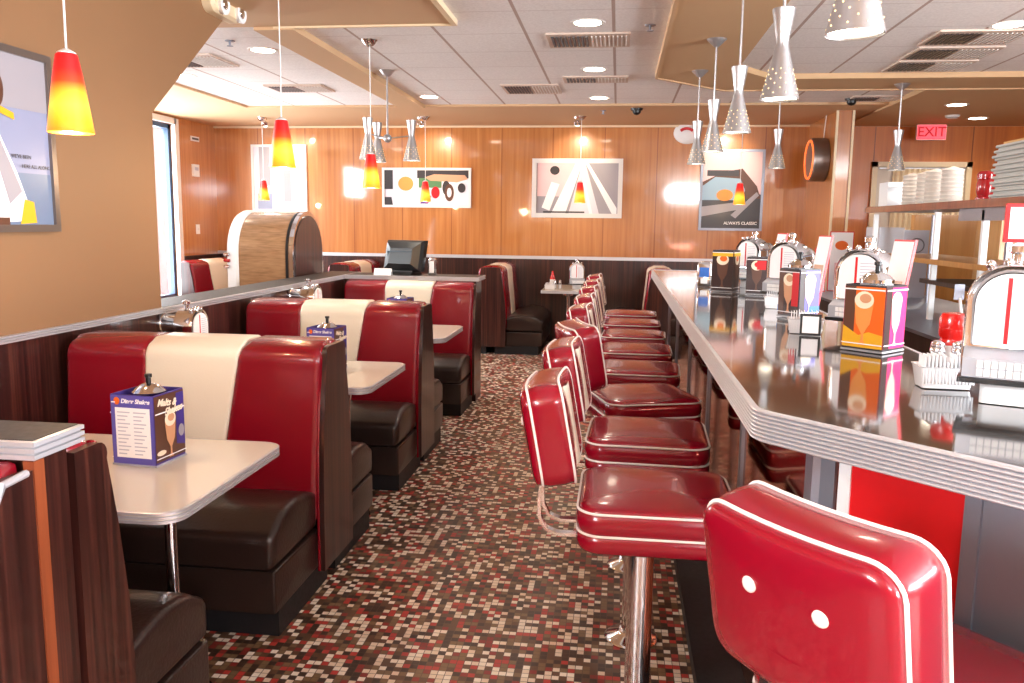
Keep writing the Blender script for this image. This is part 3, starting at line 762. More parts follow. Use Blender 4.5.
nd = thing('napkin_dispenser', 'chrome napkin dispenser with a blue front at the far end of the counter', 'napkin dispenser', (.555, 5.35, zc), math.radians(-15))
obj('case', MB().loft([rr(.045, .05, .012, z, 5, i) for z, i in ((0, .004), (.01, 0), (.14, 0), (.152, .006), (.156, .02))]), 'chrome', nd)
obj('faceplate', MB().box(-.03, .03, -.054, -.049, .06, .12), 'blue_print', nd, 0)
obj('napkins', MB().box(-.02, .02, -.058, -.048, .02, .05), 'paper', nd, 0)
def small_frame(label, loc, rz, w, h, fmat, art, group=None):
    t_ = thing('table_sign', label, 'sign', loc, rz, group)
    obj('frame', MB().prism(rect(-w, w, 0, h), 0, .012, 'y'), fmat, t_, 0)
    obj('page', MB().prism(rect(-w+.008, w-.008, .008, h-.008), -.002, 0, 'y'), 'paper', t_, 0)
    for n_, poly_, mat in art: flat(t_, n_, poly_, -.0022, mat)
    return t_
small_frame('small red framed card on top of the jukebox at the right edge', (.895, 1.97, CZ+.352), math.radians(-10), .045, .085, 'red_print', [('print', rect(-.02, .02, .03, .06), 'rose_print')])
small_frame('small black framed card standing before the packet caddy by the orange card', (.68, 3.0, CZ+.0025), math.radians(-15), .035, .075, 'black_plastic', [])

# ------------------------------------------------------------------ kitchen side
bc = thing('back_counter', 'dark wood back counter behind the diner counter', 'counter', (0, 0, 0))
obj('cabinet_front', MB().box(1.66, 2.55, 4.12, 7.7, 0, .925), 'dark_board', bc, 0)
obj('worktop', MB().box(1.64, 2.57, 4.10, 7.72, .925, .945), 'brushed_steel', bc, 0)
sh = thing('pass_shelf', 'steel over-shelf rack on the back counter with wooden edged shelves', 'shelf', (0, 0, 0))
for y in (6.57, 5.35, 4.68, 4.2):
    for x in (1.915, 2.33):
        obj('post', MB().box(x-.015, x+.015, y-.015, y+.015, .947, 1.60), 'white_plastic' if x < 2 else 'brushed_steel', sh, 0)
obj('top_shelf', MB().box(1.88, 2.37, 3.9, 6.72, 1.618, 1.645), 'brushed_steel', sh, 0)
obj('shelf_edge', MB().box(1.868, 1.88, 3.9, 6.70, 1.612, 1.655), 'edge_wood', sh, 0)
obj('light_valance', MB().box(1.90, 1.92, 3.9, 5.0, 1.545, 1.618), 'brushed_steel', sh, 0)
obj('middle_shelf', MB().box(1.89, 2.35, 4.0, 6.55, 1.285, 1.315), 'oak_panel', sh, 0)
obj('lower_shelf', MB().box(1.89, 2.35, 4.0, 5.5, 1.165, 1.19), 'dark_board', sh, 0)
# on the top shelf
zt = 1.646
bx0 = thing('napkin_box', 'small white cardboard box at the far left end of the top shelf', 'box', (2.12, 6.60, zt))
obj('carton', MB().box(-.16, .14, -.1, .1, 0, .19), 'white_laminate', bx0, 0); obj('carton_flap', MB().box(-.16, .14, -.13, -.1, .15, .155), 'paper', bx0, 0)
for k in range(4):
    cs = thing('cup_stack', ['stack of nested paper cups on the top shelf, %s' % s for s in ('farthest of four', 'second from the far end', 'third from the far end', 'nearest of four')][k], 'cup stack', (2.06+.02*(k % 2), 6.28-k*.22, zt), 0, 'stacks of paper cups')
    st_ = MB(); prof = []
    for q in range(9): prof += [(.062, .004+q*.026), (.066, .008+q*.026), (.066, .014+q*.026), (.060, .018+q*.026)]
    obj('cups', MB().lathe([(0, 0), (.05, 0)] + prof + [(0, .245)], 20), 'cup_cream', cs)
rj = thing('red_canister', 'glossy red lidded canister on the top shelf', 'canister', (2.10, 5.18, zt))
rj.scale = (.72, .72, 1.12)
obj('body', MB().lathe([(0, 0), (.06, 0), (.066, .008), (.066, .03), (.054, .038), (.064, .06), (.066, .1), (.056, .125), (0, .126)], 24), 'red_plastic', rj)
obj('lid', MB().lathe([(.05, .124), (.066, .128), (.066, .15), (.05, .165), (0, .17)], 24), 'red_plastic', rj)
gs = thing('folded_cloth_stack', 'tall stack of folded grey cloths on the top shelf, at the right edge', 'cloth stack', (2.165, 4.64, zt))
cl_ = MB()
for q in range(22):
    j = .006*((q*7) % 5-2)
    cl_.loft([rr(.15+j, .26+j*.6, .02, z, 3, i) for z, i in ((q*.0138, .003), (q*.0138+.003, 0), (q*.0138+.0105, 0), (q*.0138+.0137, .003))])
obj('cloths', cl_, 'grey_cloth', gs)
obj('top_tray', MB().box(-.13, .13, -.2, .2, .304, .318), 'tan_bread', gs, 0)
# under the shelf and behind it
ap = thing('ice_machine', 'light grey steel appliance with a round vent under the top shelf', 'appliance', (2.26, 7.05, .946))
obj('cabinet', MB().box(-.19, .0, -.06, .3, 0, .56), 'appliance_grey', ap, 0)
obj('vent_side', MB().box(.0, .19, -.06, .3, 0, .54), 'brushed_steel', ap, 0)
obj('round_vent', MB().tube([(.10+.055*math.cos(a*PI/12), -.064, .42+.055*math.sin(a*PI/12)) for a in range(24)], .005, 6, True), 'groove_grey', ap)
struct('wall_kitchen', MB().box(2.62, XR, 7.85, 7.95, 0, 1.62), 'oak_panel', smooth=0)
kt = thing('kitchen_rack', 'brown shelf rack behind the pass, holding yellow and red packs', 'rack', (2.87, 6.2, 0))
obj('rack_body', MB().box(-.25, .9, .25, .3, 0, 1.62).box(-.25, .9, -.1, .25, 1.06, 1.09).box(-.25, .9, -.1, .25, 1.42, 1.45).box(-.27, -.24, -.1, .3, 0, 1.62).box(.87, .9, -.1, .3, 0, 1.62), 'oak_panel', kt, 0)
for k, (x, w_, h_, mt, lb) in enumerate([(-.16, .07, .13, 'yellow_print', 'yellow pack on the kitchen rack'), (.0, .06, .16, 'cream_trim', 'cream carton on the kitchen rack next to the yellow pack'), (.2, .08, .12, 'red_print', 'red carton low on the kitchen rack')]):
    b_ = thing('food_carton', lb, 'carton', (2.87+x, 6.2, 1.092), 0, 'cartons on the kitchen rack')
    obj('carton', MB().box(-w_, w_, -.06, .1, 0, h_), mt, b_, 0); obj('carton_lid', MB().box(-w_-.003, w_+.003, -.063, .103, h_-.02, h_), 'paper', b_, 0)
for k, (x, lb) in enumerate([(-.15, 'left of two red checked boxes high on the kitchen rack'), (.06, 'right of two red checked boxes high on the kitchen rack')]):
    b_ = thing('checked_box', lb, 'box', (2.87+x, 6.2, 1.452), 0, 'red checked boxes')
    obj('carton', MB().box(-.08, .08, -.06, .1, 0, .13), 'paper', b_, 0)
    ck = MB()
    for r_ in range(3):
        for c_ in range(3): ck.box(-.07+c_*.05, -.035+c_*.05, -.062, -.06, .012+r_*.04, .038+r_*.04)
    obj('checks', ck, 'red_print', b_, 0)
br = thing('bread_bag', 'long tan bread loaf on the back counter under the shelf', 'bread', (2.08, 5.0, .946), math.radians(80))
obj('loaf', MB().sphere((0, 0, .055), .055, 10, 2.6, 1.1, 1), 'tan_bread', br); obj('wrapper_end', MB().lathe([(.03, 0), (.012, .03), (.03, .06)], 10).xform(lambda x, y, z: (.14+z, y, x+.055)), 'paper', br)
kf = thing('kitchen_spatula', 'grey handled spatula standing in a steel pot behind the ketchup', 'utensil', (1.80, 4.55, .946))
obj('pot', MB().lathe([(0, 0), (.05, 0), (.055, .1), (.051, .1), (.047, .006), (0, .006)], 20), 'brushed_steel', kf)
obj('handle', MB().tube([(0, 0, .02), (-.03, 0, .2)], .008), 'white_plastic', kf); obj('blade', MB().box(-.06, -.01, -.002, .002, .19, .27), 'brushed_steel', kf, 0)
small_frame('red framed burger sign standing on the back counter, far behind the jukeboxes', (1.93, 7.55, .946), 0, .10, .52, 'red_print', [('print', ell(0, .40, .055, .04), 'orange_print'), ('print', rect(-.05, .05, .1, .25), 'rose_print')])
small_frame('smaller red framed sign left of the burger sign on the back counter', (1.74, 7.45, .946), 0, .05, .38, 'red_print', [('print', rect(-.02, .02, .1, .3), 'rose_print')])
# serving window in the far wall
sw = struct('window_4', MB().box(2.98, 4.10, YB-.06, YB-.0, 2.22, 2.28).box(2.98, 3.04, YB-.06, YB, .9, 2.28).box(4.04, 4.10, YB-.06, YB, .9, 2.28).box(2.98, 4.10, YB-.06, YB, .9, .95), 'cream_trim', smooth=0)
obj('window_pane', MB().box(3.04, 4.04, YB-.02, YB-.0125, .95, 2.22), 'cup_cream', sw, 0)
ct = MB(); L = []
for i in range(61):
    x = 3.22+i*.013; y = YB-.04+.012*math.sin(i*1.3); L.append([(x, y, .96), (x, y-.004, 2.2)])
ct.loft(L, False, False, False)
cu_ = thing('curtain', 'pale gathered curtain inside the serving window', 'curtain', (0, 0, 0)); obj('curtain_cloth', ct, 'cream_trim', cu_); obj('curtain_rod', MB().tube([(3.06, YB-.045, 2.205), (4.02, YB-.045, 2.205)], .007), 'aluminium', cu_)

# ------------------------------------------------------------------ jukebox behind the half wall
jb = thing('jukebox', 'big arched wooden jukebox standing behind the left half wall', 'jukebox', (-2.9, 6.86, 0))
hw = .34
def arch(w, top, n=14): return [(-w, 0), (w, 0)] + [(w*math.cos(PI*k/n), top-w+w*math.sin(PI*k/n)) for k in range(n+1)]
def ap_(w, top): return [(-w, .02), (w, .02)] + [(w*math.cos(PI*k/16), (top-w)+w*math.sin(PI*k/16)) for k in range(17)]
obj('cabinet', MB().prism(ap_(hw, 1.57), -.20, .24), 'jukebox_wood', jb, 30)
obj('front_arch', MB().loft([[(x, p[0], p[1]) for p in ap_(hw-i, 1.57-i)] for x, i in ((-.20, -.004), (-.22, -.016), (-.27, -.016), (-.30, .0), (-.31, .03))]), 'white_plastic', jb, 30)['label'] = 'white lit front arch'
obj('back_band', MB().prism(ap_(hw+.008, 1.578), .205, .225), 'black_plastic', jb, 30)
obj('rear_rim', MB().prism(ap_(hw+.012, 1.582), .235, .27), 'chrome', jb, 30)
obj('rear_panel', MB().prism(ap_(hw-.025, 1.545), .268, .278), 'zebra_wood', jb, 30)
for k, z in enumerate((1.12, 1.17, 1.22)):
    obj('front_ring', MB().tube([(-.27, -hw-.02, z), (-.315, -hw-.01, z), (-.325, 0, z), (-.315, hw+.01, z), (-.27, hw+.02, z)], .014), 'red_plastic' if k % 2 else 'chrome', jb)
obj('kick_base', MB().box(-.28, .25, -.31, .31, 0, .03), 'black_base', jb, 0)

# ------------------------------------------------------------------ things on the cross ledge
pt = thing('till_terminal', 'black till monitor seen from behind on the far cross ledge', 'till', (-1.80, 6.95, LZ+.002), math.radians(-20))
obj('screen_back', MB().loft([[(x*s_, -.02+d, z*s2+.16) for x, z in [(-.19, -.13), (.19, -.13), (.19, .13), (-.19, .13)]] for d, s_, s2 in ((.05, 1, 1), (.0, 1, 1), (-.03, .92, .88), (-.06, .6, .5))]).xform(lambda x, y, z: (x, y+(z-.16)*.25, z)), 'black_plastic', pt, 20)
obj('screen_panel', MB().box(-.14, .10, -.072, -.03, .14, .20).box(-.12, .08, -.078, -.03, .06, .12), 'screen_grey', pt, 0)
obj('stand', MB().prism([(-.09, 0), (.09, 0), (.07, .02), (.03, .12), (-.03, .12), (-.07, .02)], -.11, .11), 'black_plastic', pt, 0)
cd = thing('paper_card', 'small pale folded card in front of the till on the ledge', 'card', (-1.96, 6.815, LZ+.002))
obj('card_front', MB().prism([(-.03, 0), (-.028, 0), (.0, .055), (-.002, .055)], -.075, .075), 'paper', cd, 0); obj('card_back', MB().prism([(.03, 0), (.028, 0), (-.002, .055), (.0, .055)], -.075, .075), 'paper', cd, 0)
bell = thing('napkin_holder', 'upright chrome napkin holder right of the till on the ledge', 'napkin holder', (-1.56, 6.93, LZ+.002))
obj('case', MB().loft([rr(.032, .04, .01, z, 4, i) for z, i in ((0, .003), (.01, 0), (.13, 0), (.145, .012))]), 'chrome', bell); obj('napkins', MB().box(-.02, .02, -.043, -.038, .02, .12), 'paper', bell, 0)
# on the small back table
kb2 = thing('ketchup_bottle', 'small red ketchup bottle on the table by the far wall', 'ketchup bottle', (-.76, 9.85, .748))
obj('bottle', MB().lathe([(0, 0), (.03, 0), (.032, .01), (.032, .12), (.014, .17), (.012, .2), (0, .2)], 16), 'ketchup_red', kb2); obj('label_patch', MB().lathe([(.0326, .03), (.0326, .1)], 16), 'paper', kb2)
for k, (x, lb) in enumerate([(-.72, 'left pale shaker on the table by the far wall'), (-.66, 'right pale shaker on the table by the far wall')]):
    shaker(lb, (x, 9.72, .748), 'shakers on the back table')
dup(k0, 'white packet caddy on the small table by the far wall', (-.77, 9.6, .748), 0)

# ------------------------------------------------------------------ pictures
def picture(label, loc, rz, w, h, fmat, fw_, arts, group=None, td=.03):
    t_ = thing('framed_poster', label, 'picture', loc, rz, group)
    f = MB().box(-w/2, w/2, -td, 0, -h/2, -h/2+fw_).box(-w/2, w/2, -td, 0, h/2-fw_, h/2).box(-w/2, -w/2+fw_, -td, 0, -h/2+fw_, h/2-fw_).box(w/2-fw_, w/2, -td, 0, -h/2+fw_, h/2-fw_)
    obj('frame', f, fmat, t_, 0)
    a = obj('poster', MB().box(-w/2+fw_*.5, w/2-fw_*.5, -td*.55, -td*.4, -h/2+fw_*.5, h/2-fw_*.5), arts[0], t_, 0)
    for k, (poly_, mt) in enumerate(arts[1:]):
        flat(a, 'print', poly_, -td*.55-.0008*(k+1), mt)
    return t_, a
def clipr(p, w, h): return [(max(-w, min(w, x)), max(-h, min(h, z))) for x, z in p]
# (x, z in the picture's own plane)
picture('white framed glare-painted poster of pale figures on the far wall, above the jukebox', (-4.42, YB-.002, 2.05), 0, .75, .86, 'white_paint', .03,  # window glare is put into the pale print colours
        ['pale_print', (rect(-.27, -.12, -.10, .40), 'grey_print'), (ell(.0, -.12, .12, .26), 'rose_print'), (rect(.06, .16, -.3, .1), 'grey_print'), (ell(.24, -.13, .07, .14), 'rose_print'), (rect(-.3, -.1, -.4, -.2), 'sky_print')])
picture('wide poster of a skateboard on the far wall', (-2.455, YB-.002, 1.94), 0, 1.16, .50, 'white_paint', .03,
        ['pale_print', (rect(-.55, -.44, -.02, .22), 'charcoal_print'), ([(-.55, -.22), (-.44, -.22), (-.46, -.12), (-.55, -.12)], 'charcoal_print'), (ell(-.27, .05, .10, .09), 'shake_orange'), (rect(-.12, .55, .12, .22), 'charcoal_print'), (rect(-.1, .2, .0, .12), 'green_print'),
         ([(-.02, .13), (.1, .17), (.5, .16), (.54, .11), (.4, .07), (.05, .09)], 'skin_print'), (ell(.26, .0, .05, .09), 'charcoal_print'), (ell(.30, -.06, .06, .11), 'brown_print'), (ell(.30, -.06, .03, .06), 'pale_print'), (ell(.46, .0, .05, .06), 'charcoal_print'), (ell(.12, -.06, .055, .075), 'red_print'), ([(-.08, -.2), (.02, -.2), (.07, -.1), (-.02, -.1)], 'indigo_print')])
picture('white framed grey poster of a long straight road on the far wall', (-.53, YB-.002, 1.945), 0, 1.13, .73, 'white_paint', .055,
        ['grey_print', ([(-.5, -.1), (-.1, -.1), (.0, .31), (-.5, .31)], 'rose_print'), ([(-.32, -.31), (-.02, .31), (.06, .31), (-.14, -.31)], 'paper'), ([(-.1, -.31), (.06, .31), (.1, .31), (.28, -.31)], 'pale_print'), ([(.1, .31), (.14, .31), (.50, -.24), (.50, -.31), (.44, -.31)], 'paper'), (ell(-.28, .22, .06, .055), 'charcoal_print'), ([(-.44, -.24), (-.34, -.28), (-.22, .05), (-.32, .08)], 'paper'), ([(.16, -.31), (.2, -.31), (.08, .15), (.06, .15)], 'paper'), (rect(-.42, .1, -.305, -.285), 'charcoal_print')])
car_, ca_ = picture('tall poster of a pale blue car on the far wall', (1.36, YB-.002, 1.935), 0, .76, .98, 'brushed_steel', .03,
        ['rose_print', ([(-.35, -.46), (.35, -.46), (.35, -.05), (-.35, .1)], 'charcoal_print'), ([(-.35, .1), (-.1, .22), (.12, .26), (.3, .05), (.35, -.1), (-.35, -.1)], 'brown_print'), ([(-.35, .05), (-.2, .16), (.1, .14), (.16, .0), (.12, -.12), (-.35, -.12)], 'carblue_print'), (rect(-.3, .08, .17, .24), 'charcoal_print'), (ell(-.08, -.06, .1, .07), 'shake_orange'), ([(-.35, -.2), (.1, -.14), (.16, -.22), (-.35, -.32)], 'grey_print'), ([(.0, -.3), (.3, -.02), (.33, -.06), (.06, -.34)], 'grey_print')])
text('print', 'ALWAYS CLASSIC', .05, 'paper', ca_, (.12, -.026, -.40), (PI/2, 0, 0), bold=.001)
beach, ba_ = picture('poster of a seaside with a big white shape on the near left wall', (WX+.002, 2.53, 1.79), PI/2, 1.28, .69, 'drum_grey', .028,
        ['sky_print', (rect(-.62, .62, -.325, -.12), 'sea_print'), (rect(-.62, .62, .12, .325), 'grey_print'), ([(.10, .12), (.34, .02), (.42, -.12), (.50, -.30), (.10, -.32)], 'paper'), ([(.28, .03), (.34, .0), (.44, -.19), (.37, -.24)], 'grey_print'), ([(.42, -.315), (.51, -.31), (.50, -.23), (.45, -.22)], 'yellow_print'), (ell(.33, .18, .045, .07), 'brown_print'), ([(.2, .13), (.42, .075), (.42, .10), (.2, .16)], 'yellow_print'), (rect(-.62, .36, -.325, -.29), 'brown_print')])
text('print', "WE'VE BEEN", .02, 'charcoal_print', ba_, (.44, -.026, -.06), (PI/2, 0, 0))
text('print', 'HERE ALL ALONG', .02, 'charcoal_print', ba_, (.52, -.026, -.095), (PI/2, 0, 0))

# ------------------------------------------------------------------ hanging lamps
def amber(label, loc, zc_, group, light=6):
    """loc: bottom rim centre"""
    t_ = thing('amber_pendant', label, 'pendant lamp', (loc[0], loc[1], 0), 0, group)
    z = loc[2]
    obj('shade', MB().loft([[(r*math.cos(2*PI*i/28), r*math.sin(2*PI*i/28), z+dz) for i in range(28)] for r, dz in ((.063, .0), (.066, .001), (.057, .066), (.042, .17), (.031, .229), (.027, .233), (.025, .226), (.038, .17), (.053, .066), (.061, .004))], False, False), 'amber_glass', t_, 30)
    obj('bulb', MB().sphere((0, 0, z+.06), .026, 8), 'warm_bulb', t_)
    obj('socket', MB().lathe([(.027, .224), (.027, .236), (.008, .248), (0, .248)], 16, 0, 0, z), 'white_plastic', t_)
    obj('cord', MB().tube([(0, 0, z+.24), (.002, 0, (z+zc_)/2), (0, 0, zc_-.02)], .0035, 6), 'white_plastic', t_)
    obj('canopy', MB().lathe([(0, zc_-.045), (.012, zc_-.045), (.035, zc_-.03), (.055, zc_-.002), (.056, zc_), (0, zc_)], 24), 'chrome', t_)
    lamp('pendant_bulb', 'POINT', (0, 0, z-.02), light, (1, .78, .5), t_, .03)
    return t_
GA = 'red and yellow cone pendants'
amber('red to yellow glass cone pendant nearest the viewer, over the first booth table', (-1.665, 2.40, 1.757), SOF, GA)
amber('red to yellow cone pendant over the second booth table', (-1.69, 4.08, 1.765), SOF, GA)
amber('red to yellow cone pendant over the third booth table, beside the silver cluster', (-1.735, 5.75, 1.735), CEIL, GA)
for x, lb in ((-4.245, 'small red to yellow cone pendant in front of the glare-painted poster above the jukebox'), (-2.26, 'small red to yellow cone pendant in front of the skateboard poster'), (-.45, 'small red to yellow cone pendant in front of the road poster'), (1.335, 'small red to yellow cone pendant in front of the car poster')):
    amber(lb, (x, 9.66, 1.742), SOF, GA, 3)
HOLES = []
def silver_shape(z, dz0=0, x=0, y=0):
    prof = [(.0715, 0), (.0725, .002), (.046, .105), (.027, .185), (.0235, .205), (.0255, .225), (.042, .325), (.042, .331), (.036, .331), (.018, .21), (.030, .17), (.066, .004)]
    return [[(x+r*math.cos(2*PI*i/28), y+r*math.sin(2*PI*i/28), z+d) for i in range(28)] for r, d in prof]
def silver_holes(z, x=0, y=0):
    mb = MB()
    for ring_, (dz, r) in enumerate([(.018, .0682), (.036, .0638), (.054, .0592), (.072, .0547), (.09, .0500), (.108, .0455)]):
        for k in range(9):
            a = 2*PI*(k+.5*(ring_ % 2))/9
            mb.sphere((x+r*math.cos(a), y+r*math.sin(a), z+dz), .0025, 4)
    return mb
def silver(label, loc, zc_, group):
    t_ = thing('silver_pendant', label, 'pendant lamp', (loc[0], loc[1], 0), 0, group)
    z = loc[2]
    sd = obj('shade', MB().loft(silver_shape(z), False, False), 'pendant_silver', t_, 30)
    obj('light_holes', silver_holes(z), 'warm_bulb', sd)
    obj('lens', MB().lathe([(0, .010), (.064, .008), (.064, .012), (0, .014)], 24, 0, 0, z), 'lamp_lens', t_)
    obj('stem', MB().tube([(0, 0, z+.2), (0, 0, zc_-.02)], .006, 8), 'pendant_silver', t_)
    obj('canopy', MB().lathe([(0, zc_-.05), (.012, zc_-.05), (.03, zc_-.035), (.062, zc_-.004), (.064, zc_), (0, zc_)], 24), 'pendant_silver', t_)
    lamp('pendant_bulb', 'SPOT', (0, 0, z+.005), 7, (1, .9, .76), t_, .05, spot=120)
    return t_
GS = 'silver hourglass pendants'
s0 = silver('silver pin-holed pendant over the near counter end, cut by the top of the photo', (.575, 2.26, 1.98), SOF-.02, GS)
for y, lb in ((3.36, 'second silver hourglass pendant over the counter, counted from the viewer'), (4.52, 'third silver hourglass pendant over the counter'), (5.68, 'fourth silver hourglass pendant over the counter'), (6.80, 'fifth silver hourglass pendant over the counter, in front of the round red alarm')):
    dup(s0, lb, (.594, y, .028), 0)
for o in list(bpy.data.objects):
    if o.name.startswith('silver_pendant') and o.location.y > 3: o.location.z = .0
silver('silver hourglass pendant at the far counter end, left of the round clock', (1.345, 7.55, 2.0), SOF-.02, GS)
silver('silver hourglass pendant over the kitchen pass, left of the exit sign', (2.316, 7.5, 1.985), SOF-.02, GS)
ch = thing('silver_chandelier', 'three armed silver hourglass chandelier over the far left booths', 'chandelier', (-1.93, 6.88, 0))
obj('canopy', MB().lathe([(0, CEIL-.05), (.012, CEIL-.05), (.035, CEIL-.035), (.062, CEIL-.004), (.064, CEIL), (0, CEIL)], 24), 'pendant_silver', ch)
obj('stem', MB().tube([(0, 0, CEIL-.03), (0, 0, 2.17)], .008, 8), 'pendant_silver', ch)
obj('hub', MB().sphere((0, 0, 2.19), .035, 8), 'pendant_silver', ch)
for a in (0, 130, 235):
    x, y = .205*math.cos(math.radians(a)), .205*math.sin(math.radians(a))
    arm = obj('arm', MB().tube([(0, 0, 2.19), (x, y, 2.21)], .005, 6), 'pendant_silver', ch)
    sh_ = obj('shade', MB().loft(silver_shape(2.005, 0, x, y), False, False), 'pendant_silver', ch, 30)
    obj('light_holes', silver_holes(2.005, x, y), 'warm_bulb', sh_)
    obj('lens', MB().lathe([(0, .010), (.064, .008), (.064, .012), (0, .014)], 24, x, y, 2.005), 'lamp_lens', sh_)
lamp('chandelier_bulb', 'SPOT', (0, 0, 2.0), 14, (1, .9, .76), ch, .2, spot=120)

# ------------------------------------------------------------------ ceiling fixtures
DL = []
def downlight(label, x, y, zc_, power=16):
    t_ = thing('ceiling_downlight', label, 'downlight', (x, y, zc_), 0, 'recessed ceiling downlights')
    obj('trim_ring', MB().lathe([(.085, -.002), (.108, -.004), (.112, 0), (.112, .004), (.085, .004)], 32), 'white_paint', t_)
    obj('lens', MB().lathe([(0, -.006), (.084, -.004), (.084, .003), (0, .003)], 28), 'lamp_lens', t_)
    lamp('downlight_beam', 'SPOT', (0, 0, -.02), power, (1, .9, .76), t_, .08, spot=150, blend=.7)
for x, y, z, lb in [(-2.62, 6.02, CEIL, 'ceiling downlight left of the beam, nearest the slanted wall'), (-3.80, 8.5, CEIL, 'ceiling downlight at far left near the back wall'), (-3.78, 7.02, CEIL, 'ceiling downlight just past the slanted edge of the left wall'),
                    (-1.90, 8.3, CEIL, 'ceiling downlight above the silver chandelier area near the far wall'), (-.225, 5.36, CEIL, 'nearest downlight of three down the middle of the main ceiling'), (-.23, 6.92, CEIL, 'middle downlight of three down the main ceiling'), (-.225, 8.45, CEIL, 'farthest downlight of three down the main ceiling'),
                    (1.54, 8.55, CEIL, 'downlight behind the second silver pendant, over the far counter end'), (2.32, 5.6, CEIL, 'downlight at the right edge above the kitchen'), (3.22, 8.75, SOF-.02, 'left of two downlights above the exit sign'), (3.83, 9.8, SOF-.02, 'right of two downlights above the exit sign')]:
    downlight(lb, x, y, z, 34 if x > 2 else 18)
def vent(label, x, y, rz=0, two=True, w=.54, d=.40, dark=True):
    t_ = thing('ceiling_vent', label, 'vent', (x, y, CEIL), rz, 'ceiling vents')
    obj('face', MB().box(-w/2, w/2, -d/2, d/2, -.012, 0), 'vent_paint', t_, 0)
    s_ = MB()
    for k in range(9):
        xx = -w/2+.03+k*(w/2-.05)/8
        s_.box(xx, xx+.016, -d/2+.06, d/2-.06, -.018, -.011)
    obj('grille', s_, 'charcoal_print' if dark else 'groove_grey', t_, 0)
    s_ = MB()
    for k in range(9):
        xx = .02+k*(w/2-.05)/8
        s_.box(xx, xx+.008, -d/2+.06, d/2-.06, -.018, -.011)
    obj('light_grille', s_, 'white_paint', t_, 0)
vent('ceiling vent with dark louvres just below the nearest middle downlight', -.235, 5.83, 0, True, .55, .42, False)
vent('ceiling vent past the middle downlight of the main ceiling', -.23, 7.36, 0, True, .55, .3, False)
vent('ceiling vent left of the middle downlights, near the far wall', -.83, 7.85, 0, True, .52, .5, False)
vent('ceiling vent beside the slanted wall edge at left', -3.35, 6.35, 0, True, .55, .5)
vent('ceiling vent behind the second amber pendant at left', -3.0, 7.7, 0, True, .55, .4)
for k, (x, y) in enumerate([(2.25, 5.92), (2.29, 6.42), (2.31, 6.90)]):
    vent(['nearest', 'middle', 'farthest'][k] + ' of three dark vents in a line over the kitchen', x, y, 0, True, .56, .42)
vent('pale slim vent by the black ceiling dome over the far counter end', 2.42, 8.55, 0, True, .5, .3, False)
def sprinkler(label, x, y, zc_):
    t_ = thing('ceiling_sprinkler', label, 'sprinkler', (x, y, zc_), 0, 'ceiling sprinklers')
    obj('escutcheon', MB().lathe([(0, -.006), (.032, -.005), (.035, 0), (0, 0)], 20), 'brushed_steel', t_)
    obj('head', MB().lathe([(.008, -.005), (.008, -.03), (.022, -.034), (.022, -.037), (0, -.037)], 16), 'brushed_steel', t_)
sprinkler('ceiling sprinkler beside the soffit over the counter', .16, 5.45, CEIL)
sprinkler('ceiling sprinkler near the slanted wall at left', -2.72, 5.7, CEIL)
sprinkler('ceiling sprinkler near the far wall in the middle', -.2, 9.2, SOF)
def dome(label, x, y, zc_):
    t_ = thing('dome_camera', label, 'camera', (x, y, zc_), 0, 'ceiling dome cameras')
    obj('mount', MB().lathe([(0, -.02), (.06, -.02), (.064, 0), (0, 0)], 24), 'black_plastic', t_)
    obj('dome', MB().lathe([(.045, -.018), (.042, -.045), (.025, -.062), (0, -.068)], 24), 'black_plastic', t_)
dome('black dome camera on the soffit near the middle of the far wall', .155, 9.05, SOF)
dome('black dome camera over the far counter end, near the wing wall', 2.2, 8.6, CEIL)
def gimbal(label, x, tx, tz):
    t_ = thing('ceiling_spotlight', label, 'spotlight', (x, 9.72, SOF), 0, 'small spotlights over the posters')
    obj('mount', MB().lathe([(0, -.02), (.035, -.02), (.04, 0), (0, 0)], 20), 'chrome', t_)
    obj('head', MB().lathe([(.018, 0), (.04, .015), (.045, .06), (.036, .062), (0, .03)], 20).xform(lambda x_, y_, z_: (x_, y_*.8+z_*.8, -.04-z_*.6+y_*.4)), 'chrome', t_)
    obj('lens', MB().sphere((0, .045, -.075), .026, 8), 'lamp_lens', t_)
    d = Vector((tx-x, YB-9.8, tz-SOF+.1)); q = d.to_track_quat('-Z', 'Y').to_euler()
    lamp('spot_beam', 'SPOT', (0, .09, -.11), 26, (1, .82, .56), t_, .03, rot=q, spot=70, blend=.8)
gimbal('small chrome ceiling spotlight above the glare-painted poster', -4.25, -4.3, 2.2)
gimbal('small chrome ceiling spotlight above the skateboard poster', -2.33, -2.35, 2.2)
gimbal('small chrome ceiling spotlight above the road poster', -.5, -.52, 2.2)
gimbal('small chrome ceiling spotlight above the car poster', 1.33, 1.3, 2.2)

# ------------------------------------------------------------------ wall things
el = thing('emergency_light', 'white twin lamp emergency light at the top of the near left wall', 'emergency light', (WX+.001, 4.68, 2.70))
obj('case', MB().loft([[(x, y, z) for y, z, _ in rr(.19, .062, .06, 0, 5, i)] for x, i in ((0, 0), (.05, 0), (.07, .015))]), 'cream_trim', el)
for y in (-.09, .12):
    l_ = obj('lamp_head', MB().lathe([(0, 0), (.05, .004), (.056, .03), (.05, .034), (.02, .028), (0, .028)], 20).xform(lambda a, b_, c_: (.06+c_, y+a, b_-.01)), 'white_plastic', el)
    obj('lamp_glass', MB().sphere((.09, y, -.01), .03, 8, .3, 1, 1), 'chrome', l_)
al = thing('wall_alarm', 'round pale wall alarm with a red mark, high on the far wall behind the pendants', 'alarm', (.80, YB-.002, 2.62), 0)
obj('disc', MB().lathe([(0, .05), (.12, .045), (.16, .02), (.165, 0), (0, 0)], 32).xform(lambda x, y, z: (x, -z, y*.8)), 'white_plastic', al)
